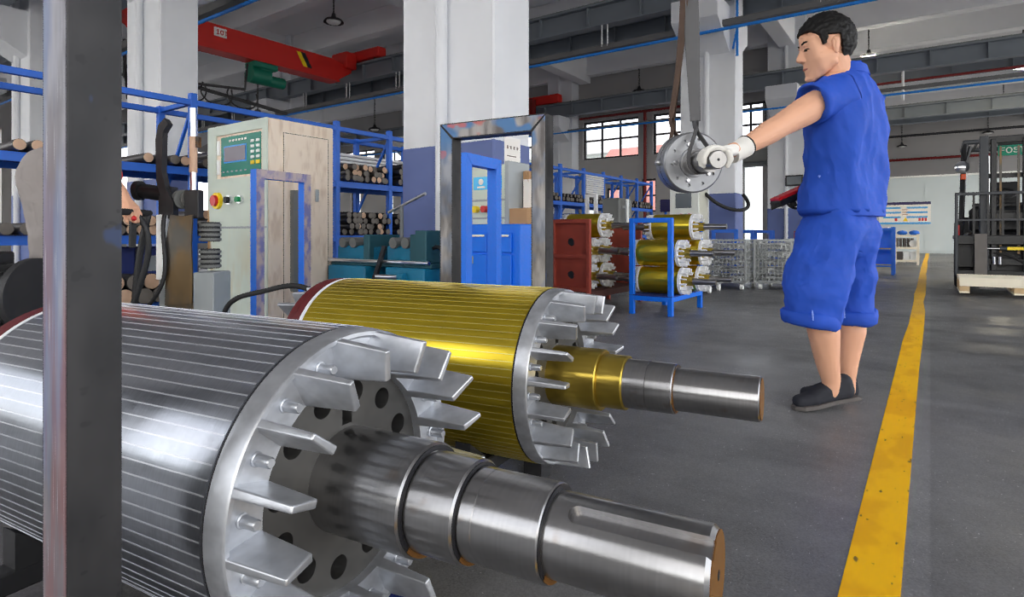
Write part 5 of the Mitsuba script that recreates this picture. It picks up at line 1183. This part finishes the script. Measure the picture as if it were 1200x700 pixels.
part(wk, 'pocket_flap', box(.003, .11, .035, (0, 0, 0), .001), 'mat_work_blue', np.vstack([np.column_stack([ff_ * -1, rr_, UP, C(1000, 160, 2.42)]), [0, 0, 0, 1]]))
for y in (160, 185, 210, 235): part(wk, 'side_snap', trimesh.creation.icosphere(1, .006), 'mat_stitch', Tr(*(C(988, y, 2.565) - rr_ * .203 + ff_ * .01)), smooth=True)
# trousers
tr = hullman((C(988, 244, 2.565) + rr_ * .085, .088), (C(988, 244, 2.565) - rr_ * .085, .088), (C(982, 275, 2.55) - rr_ * .06, .115), (C(989, 275, 2.57) + rr_ * .05, .112))
tr += chain((C(975, 272, 2.50), .125), (C(958, 315, 2.475), .112), (C(951, 345, 2.47), .103), (C(951, 366, 2.475), .1))
tr += chain((C(997, 272, 2.62), .108), (C(996, 315, 2.65), .09), (C(997, 345, 2.66), .084), (C(998, 362, 2.66), .083))
tr = tr.trim_by_plane((0, 0, 1), .385)
t = finish(tr, .011, 6); wrinkle(t, .03, 7, 6, (1, 1, .8)); wrinkle(t, .01, 20, 3, (1, 1, .6))
part(wk, 'trousers', t, 'mat_work_blue', smooth=True, label='loose blue work trousers rolled up below the knee')
def cuff(c, r, seed, up=UP):
    R = []
    for dr_, dz in ((-.02, -.03), (.0, -.032), (.012, -.022), (.014, 0), (.012, .018), (.002, .026), (-.02, .02)):
        t = np.arange(48) * 2 * np.pi / 48
        R.append(np.asarray(c) + (r + dr_) * (np.outer(np.cos(t), CAMR) + np.outer(np.sin(t), CAMF)) + (dz + .012 * np.cos(t + seed))[:, None] * UP)
    return wrinkle(loft(R), .012, 14, seed)
part(wk, 'trouser_cuff', cuff(C(950, 373, 2.475), .1, 3), 'mat_work_blue', smooth=True); part(wk, 'trouser_cuff', cuff(C(998, 368, 2.66), .086, 5), 'mat_work_blue', smooth=True)
for px_, py_, d_ in ((952, 370, 2.475 - .116), (989, 367, 2.66 - .1)): part(wk, 'cuff_stitch', bar(V(px_, py_ - 6, d_), V(px_ + 1, py_ + 6, d_), .005, .004), 'mat_stitch')
# shoes
def shoe(heel, toe, name, lift=0.0):
    m, L_ = frame_to(heel, toe); up_ = m[:3, 2]; lf = m[:3, 1]; h0 = np.asarray(heel); u = m[:3, 0]
    def Q(a, b, c): return h0 + u * a * L_ + lf * b + up_ * c
    s = hullman((Q(.155, .0, .042), .038), (Q(.155, 0, .08), .034), (Q(.36, 0, .075), .034), (Q(.36, .0, .04), .038)) + hullman((Q(.36, 0, .065), .036), (Q(.36, 0, .036), .034), (Q(.68, .012, .036), .03), (Q(.68, -.014, .036), .03), (Q(.55, 0, .05), .032)) + hullman((Q(.68, .014, .034), .03), (Q(.68, -.014, .034), .03), (Q(.88, .008, .03), .026), (Q(.88, -.01, .03), .026))
    part(wk, 'shoe', finish(s, .008, 6), 'mat_shoe', smooth=True, label='black cloth shoe')
    so = extr(Polygon([(0.02, -.03), (.1, -.036), (.4, -.034), (.7, -.05), (.9, -.042), (1.0, -.012), (1.0, .012), (.9, .042), (.7, .048), (.4, .032), (.1, .034), (.02, .028)]).buffer(.004), .016, 'xy', 0.0)
    so.vertices[:, 0] *= L_
    mm = m.copy(); mm[:3, 3] = h0 + up_ * .001; part(wk, 'shoe_sole', so, 'mat_sole', mm)
shoe(np.array([*XY(1003, 2.535), .045]), np.array([*XY(930, 2.515), .001]), 'shoe')
shoe(np.array([*XY(1006, 2.68), .001]), np.array([*XY(938, 2.665), .001]), 'shoe')
# gloved left hand closed over the shaft end, and the right hand on the remote control
def glove(wrist, axis_pt, axis_dir, r, side, palm_dir):
    """fingers run over a round bar of radius r: axis_pt, axis_dir; side: from the wrist across the bar; palm_dir: away from the bar's centre on the palm's side"""
    g = None
    def arc(off, a, rad): return axis_pt + axis_dir * off + (palm_dir * math.cos(a) + side * math.sin(a)) * (r + rad)
    offs = (-.030, -.010, .010, .030); lens = (1.0, 1.12, 1.05, .85)
    for o, ln in zip(offs, lens):
        fr = .0098 if ln > .9 else .0086
        a = [-.25, .45 * ln + .1, 1.15 * ln, 1.75 * ln, 2.2 * ln]
        ptsf = [(arc(o * .95, x, fr), fr * (1.15 - .07 * i)) for i, x in enumerate(a)]
        c = chain(*ptsf); g = c if g is None else g + c
    k0, k1 = arc(offs[0], -.25, .012), arc(offs[3], -.25, .012)
    wr = np.asarray(wrist)
    g += hullman((k0, .0125), (k1, .0115), (wr * .75 + (k0 + k1) * .125, .022)) + chain((wr * .75 + (k0 + k1) * .125, .027), (wr, .031))
    th0 = wr * .62 + k0 * .38 - palm_dir * .008
    g += chain((th0, .018), (arc(-.047, -.55, .010), .0125), (arc(-.044, -1.15, .010), .011), (arc(-.034, -1.7, .0095), .009))
    return finish(g, .004, 6)
ap = (HM @ np.array([LS * .80, 0, 0, 1]))[:3]
pd = UP * .9 + CAMR * .35; pd -= ax * (pd @ ax); pd /= np.linalg.norm(pd); sd = np.cross(ax, pd); sd *= np.sign(sd @ -CAMR)
part(wk, 'glove', glove(Lwr, ap, -ax, .036, sd, pd), 'mat_glove', smooth=True, label='white knitted glove on the shaft end')
part(wk, 'glove_cuff', cyl(Lwr - (Lel - Lwr) * .22, Lwr + (Lel - Lwr) * .13, .035, 24, .041), 'mat_glove', smooth=40)
part(wk, 'cuff_band', cyl(Lwr + (Lel - Lwr) * .125, Lwr + (Lel - Lwr) * .145, .0425, 24, .043), 'mat_rubber', smooth=40)
rc = thing('remote_control', 'black and red crane remote control held before the worker\'s belly', 'remote control')
ra, rb = V(908, 240, 2.70), V(948, 222, 2.72)
u = (rb - ra); RL = np.linalg.norm(u); u /= RL; nrm = np.cross(np.cross(u, UP), u); nrm /= np.linalg.norm(nrm); lt = np.cross(nrm, u)
RM = np.eye(4); RM[:3, 0], RM[:3, 1], RM[:3, 2], RM[:3, 3] = u, lt, nrm, (ra + rb) / 2
part(rc, 'case', box(RL, .085, .03, (0, 0, 0), .008), 'mat_forklift_black', RM); part(rc, 'red_cover', box(RL * .92, .08, .016, (0, 0, .02), .006), 'mat_red_plastic', RM, label='red top cover')
for i in range(3): part(rc, 'knob', cyl((-.02 + .045 * i, -.02, -.014), (-.02 + .045 * i, -.025, -.042), .014, 14), 'mat_rubber', RM, smooth=40)
part(rc, 'nose', hullpts([(-RL / 2, -.03, .01), (-RL / 2, .03, .01), (-RL / 2, -.03, -.012), (-RL / 2, .03, -.012), (-RL / 2 - .025, 0, -.014), (-RL / 2 - .025, 0, -.018)]), 'mat_rubber', RM); part(rc, 'strap', tube([(-.05, -.03, -.016), (-.03, -.035, -.045), (.02, -.03, -.052), (.06, -.02, -.03)], .006, 8, sub=12), 'mat_rubber', RM, smooth=True)
part(wk, 'glove', glove(Rwr, (ra + rb) / 2 + u * .055 - nrm * .006, -u, .024, lt * (1 if lt @ CAMF < 0 else -1), -nrm * .4 + UP * 0 - lt * (1 if lt @ CAMF < 0 else -1) * .9), 'mat_glove_soot', smooth=True)

# the second worker, mostly hidden by the dark post
w2 = thing('person', 'stooping worker in grey trousers and red shirt, mostly hidden behind the dark front post', 'person')
pv = V(74, 206, 3.1); ch_ = V(100, 180, 3.05); sh1, sh2 = V(116, 186, 2.92), V(108, 176, 3.25)
el1, wr1, hn1 = V(130, 216, 2.9), V(147, 236, 2.86), V(155, 244, 2.85)
el2, wr2 = V(126, 220, 3.15), V(146, 240, 2.98)
hd2 = np.eye(4); f = CAMR * .9 - CAMF * .25 - UP * .45; f /= np.linalg.norm(f); l = np.cross(UP, f); l /= np.linalg.norm(l)
hd2[:3, 0], hd2[:3, 1], hd2[:3, 2], hd2[:3, 3] = f, l, np.cross(f, l), V(106, 132, 3.0)
hs2, HS2 = head_parts(hd2, .9)
b2 = hs2 + chain((V(103, 140, 3.0), .05), (ch_ + UP * .05, .06)) + hullman((ch_, .12), (sh1, .055), (sh2, .055), (pv, .12))
b2 += chain((sh1, .055), (el1, .043), (el1 * .6 + wr1 * .4, .042), (wr1, .029)) + chain((sh2, .055), (el2, .043), (wr2, .029))
def fist(w, h, axis):
    n = (h - w) / np.linalg.norm(h - w); s = np.cross(n, axis); s /= np.linalg.norm(s); g = hullman((w, .027), (h + axis * .025, .016), (h - axis * .025, .016))
    for o, L_ in zip((-.03, -.01, .01, .03), (.9, 1.05, 1.0, .8)):
        p0 = h + axis * o; g += chain((p0, .011), (p0 + n * .032 * L_ - UP * .012, .0098), (p0 + n * .036 * L_ - UP * .04 * L_, .009), (p0 + n * .012 - UP * .05 * L_, .0085))
    return g + chain((w * .4 + h * .6 - axis * .03, .014), (h - axis * .046 - UP * .015, .011), (h - axis * .03 + n * .02 - UP * .04, .009))
b2 += fist(wr1, hn1, CAMF * .8 + CAMR * .2) + fist(wr2, wr2 + (wr1 - el1) * .35, CAMF)
for s, kx, axx in ((-1, 66, 60), (1, 84, 86)):
    z_ = 3.1 + .09 * s
    b2 += chain((pv + CAMF * .09 * s - UP * .05, .1), (V(kx, 292, z_), .062), (V(axx + 2, 340, z_), .056), (np.array([*XY(axx, z_), .09]), .04), (np.array([*XY(axx + 3, z_), .05]), .04))
part(w2, 'body', finish(b2, .012, 8), 'mat_skin', smooth=True); part(w2, 'hair', hair_mesh(HS2, 6), 'mat_hair', smooth=50)
t2 = hullman((pv, .15), (pv + UP * .06 + CAMR * .03, .14)) + chain((pv - CAMF * .07, .14), (V(68, 260, 3.02), .125), (V(66, 296, 3.01), .11)) + chain((pv + CAMF * .08, .14), (V(84, 260, 3.19), .12), (V(84, 296, 3.19), .105))
t2 = finish(t2, .016, 10); wrinkle(t2, .02, 9, 12); part(w2, 'trousers', t2, 'mat_grey_trousers', smooth=True, label='loose grey trousers')
s2 = hullman((ch_, .14), (ch_ * .3 + pv * .7, .145), (sh1, .075), (sh2, .075)) + chain((sh1, .075), (sh1 * .35 + el1 * .65, .062)) + chain((sh2, .075), (sh2 * .35 + el2 * .65, .062))
s2 = finish(s2, .016, 8); wrinkle(s2, .015, 10, 14); part(w2, 'shirt', s2, 'mat_red_shirt', smooth=True, label='red short sleeved shirt')
for axx, z_ in ((60, 3.01), (86, 3.19)):
    a = np.array([*XY(axx, z_), .0]) - CAMR * .06; u_ = CAMR
    part(w2, 'shoe', finish(hullman((a + UP * .04, .035), (a + UP * .09, .035), (a + u_ * .1 + UP * .05, .038), (a + u_ * .19 + UP * .033, .03)), .01, 4), 'mat_shoe', smooth=True)
k = thing('pallet_truck_handle', 'black forked handle tool gripped by the hidden worker at left', 'tool')
top = V(156, 249, 2.85)
part(k, 'grip', cyl(top - CAMF * .11, top + CAMF * .13, .016, 14), 'mat_rubber', smooth=40)
for dz, px_ in ((-.1, 138), (.12, 143)): part(k, 'leg', tube([top + CAMF * dz, V(148, 285, 2.85) + CAMF * dz, np.array([*XY(px_, 2.85), .02]) + CAMF * dz], .016, 10, sub=16), 'mat_black', smooth=True)
part(k, 'curved_arm', tube([top, V(164, 255, 2.86), V(171, 268, 2.87), V(174, 290, 2.88), np.array([*XY(172, 2.88), .02])], .014, 10, sub=20), 'mat_black', smooth=True); part(k, 'red_button', trimesh.creation.icosphere(2, .012), 'mat_red_plastic', Tr(*V(157, 256, 2.78)), smooth=True)
part(k, 'center_bar', bar(V(156, 252, 2.85), V(155, 290, 2.86), .024), 'mat_black')
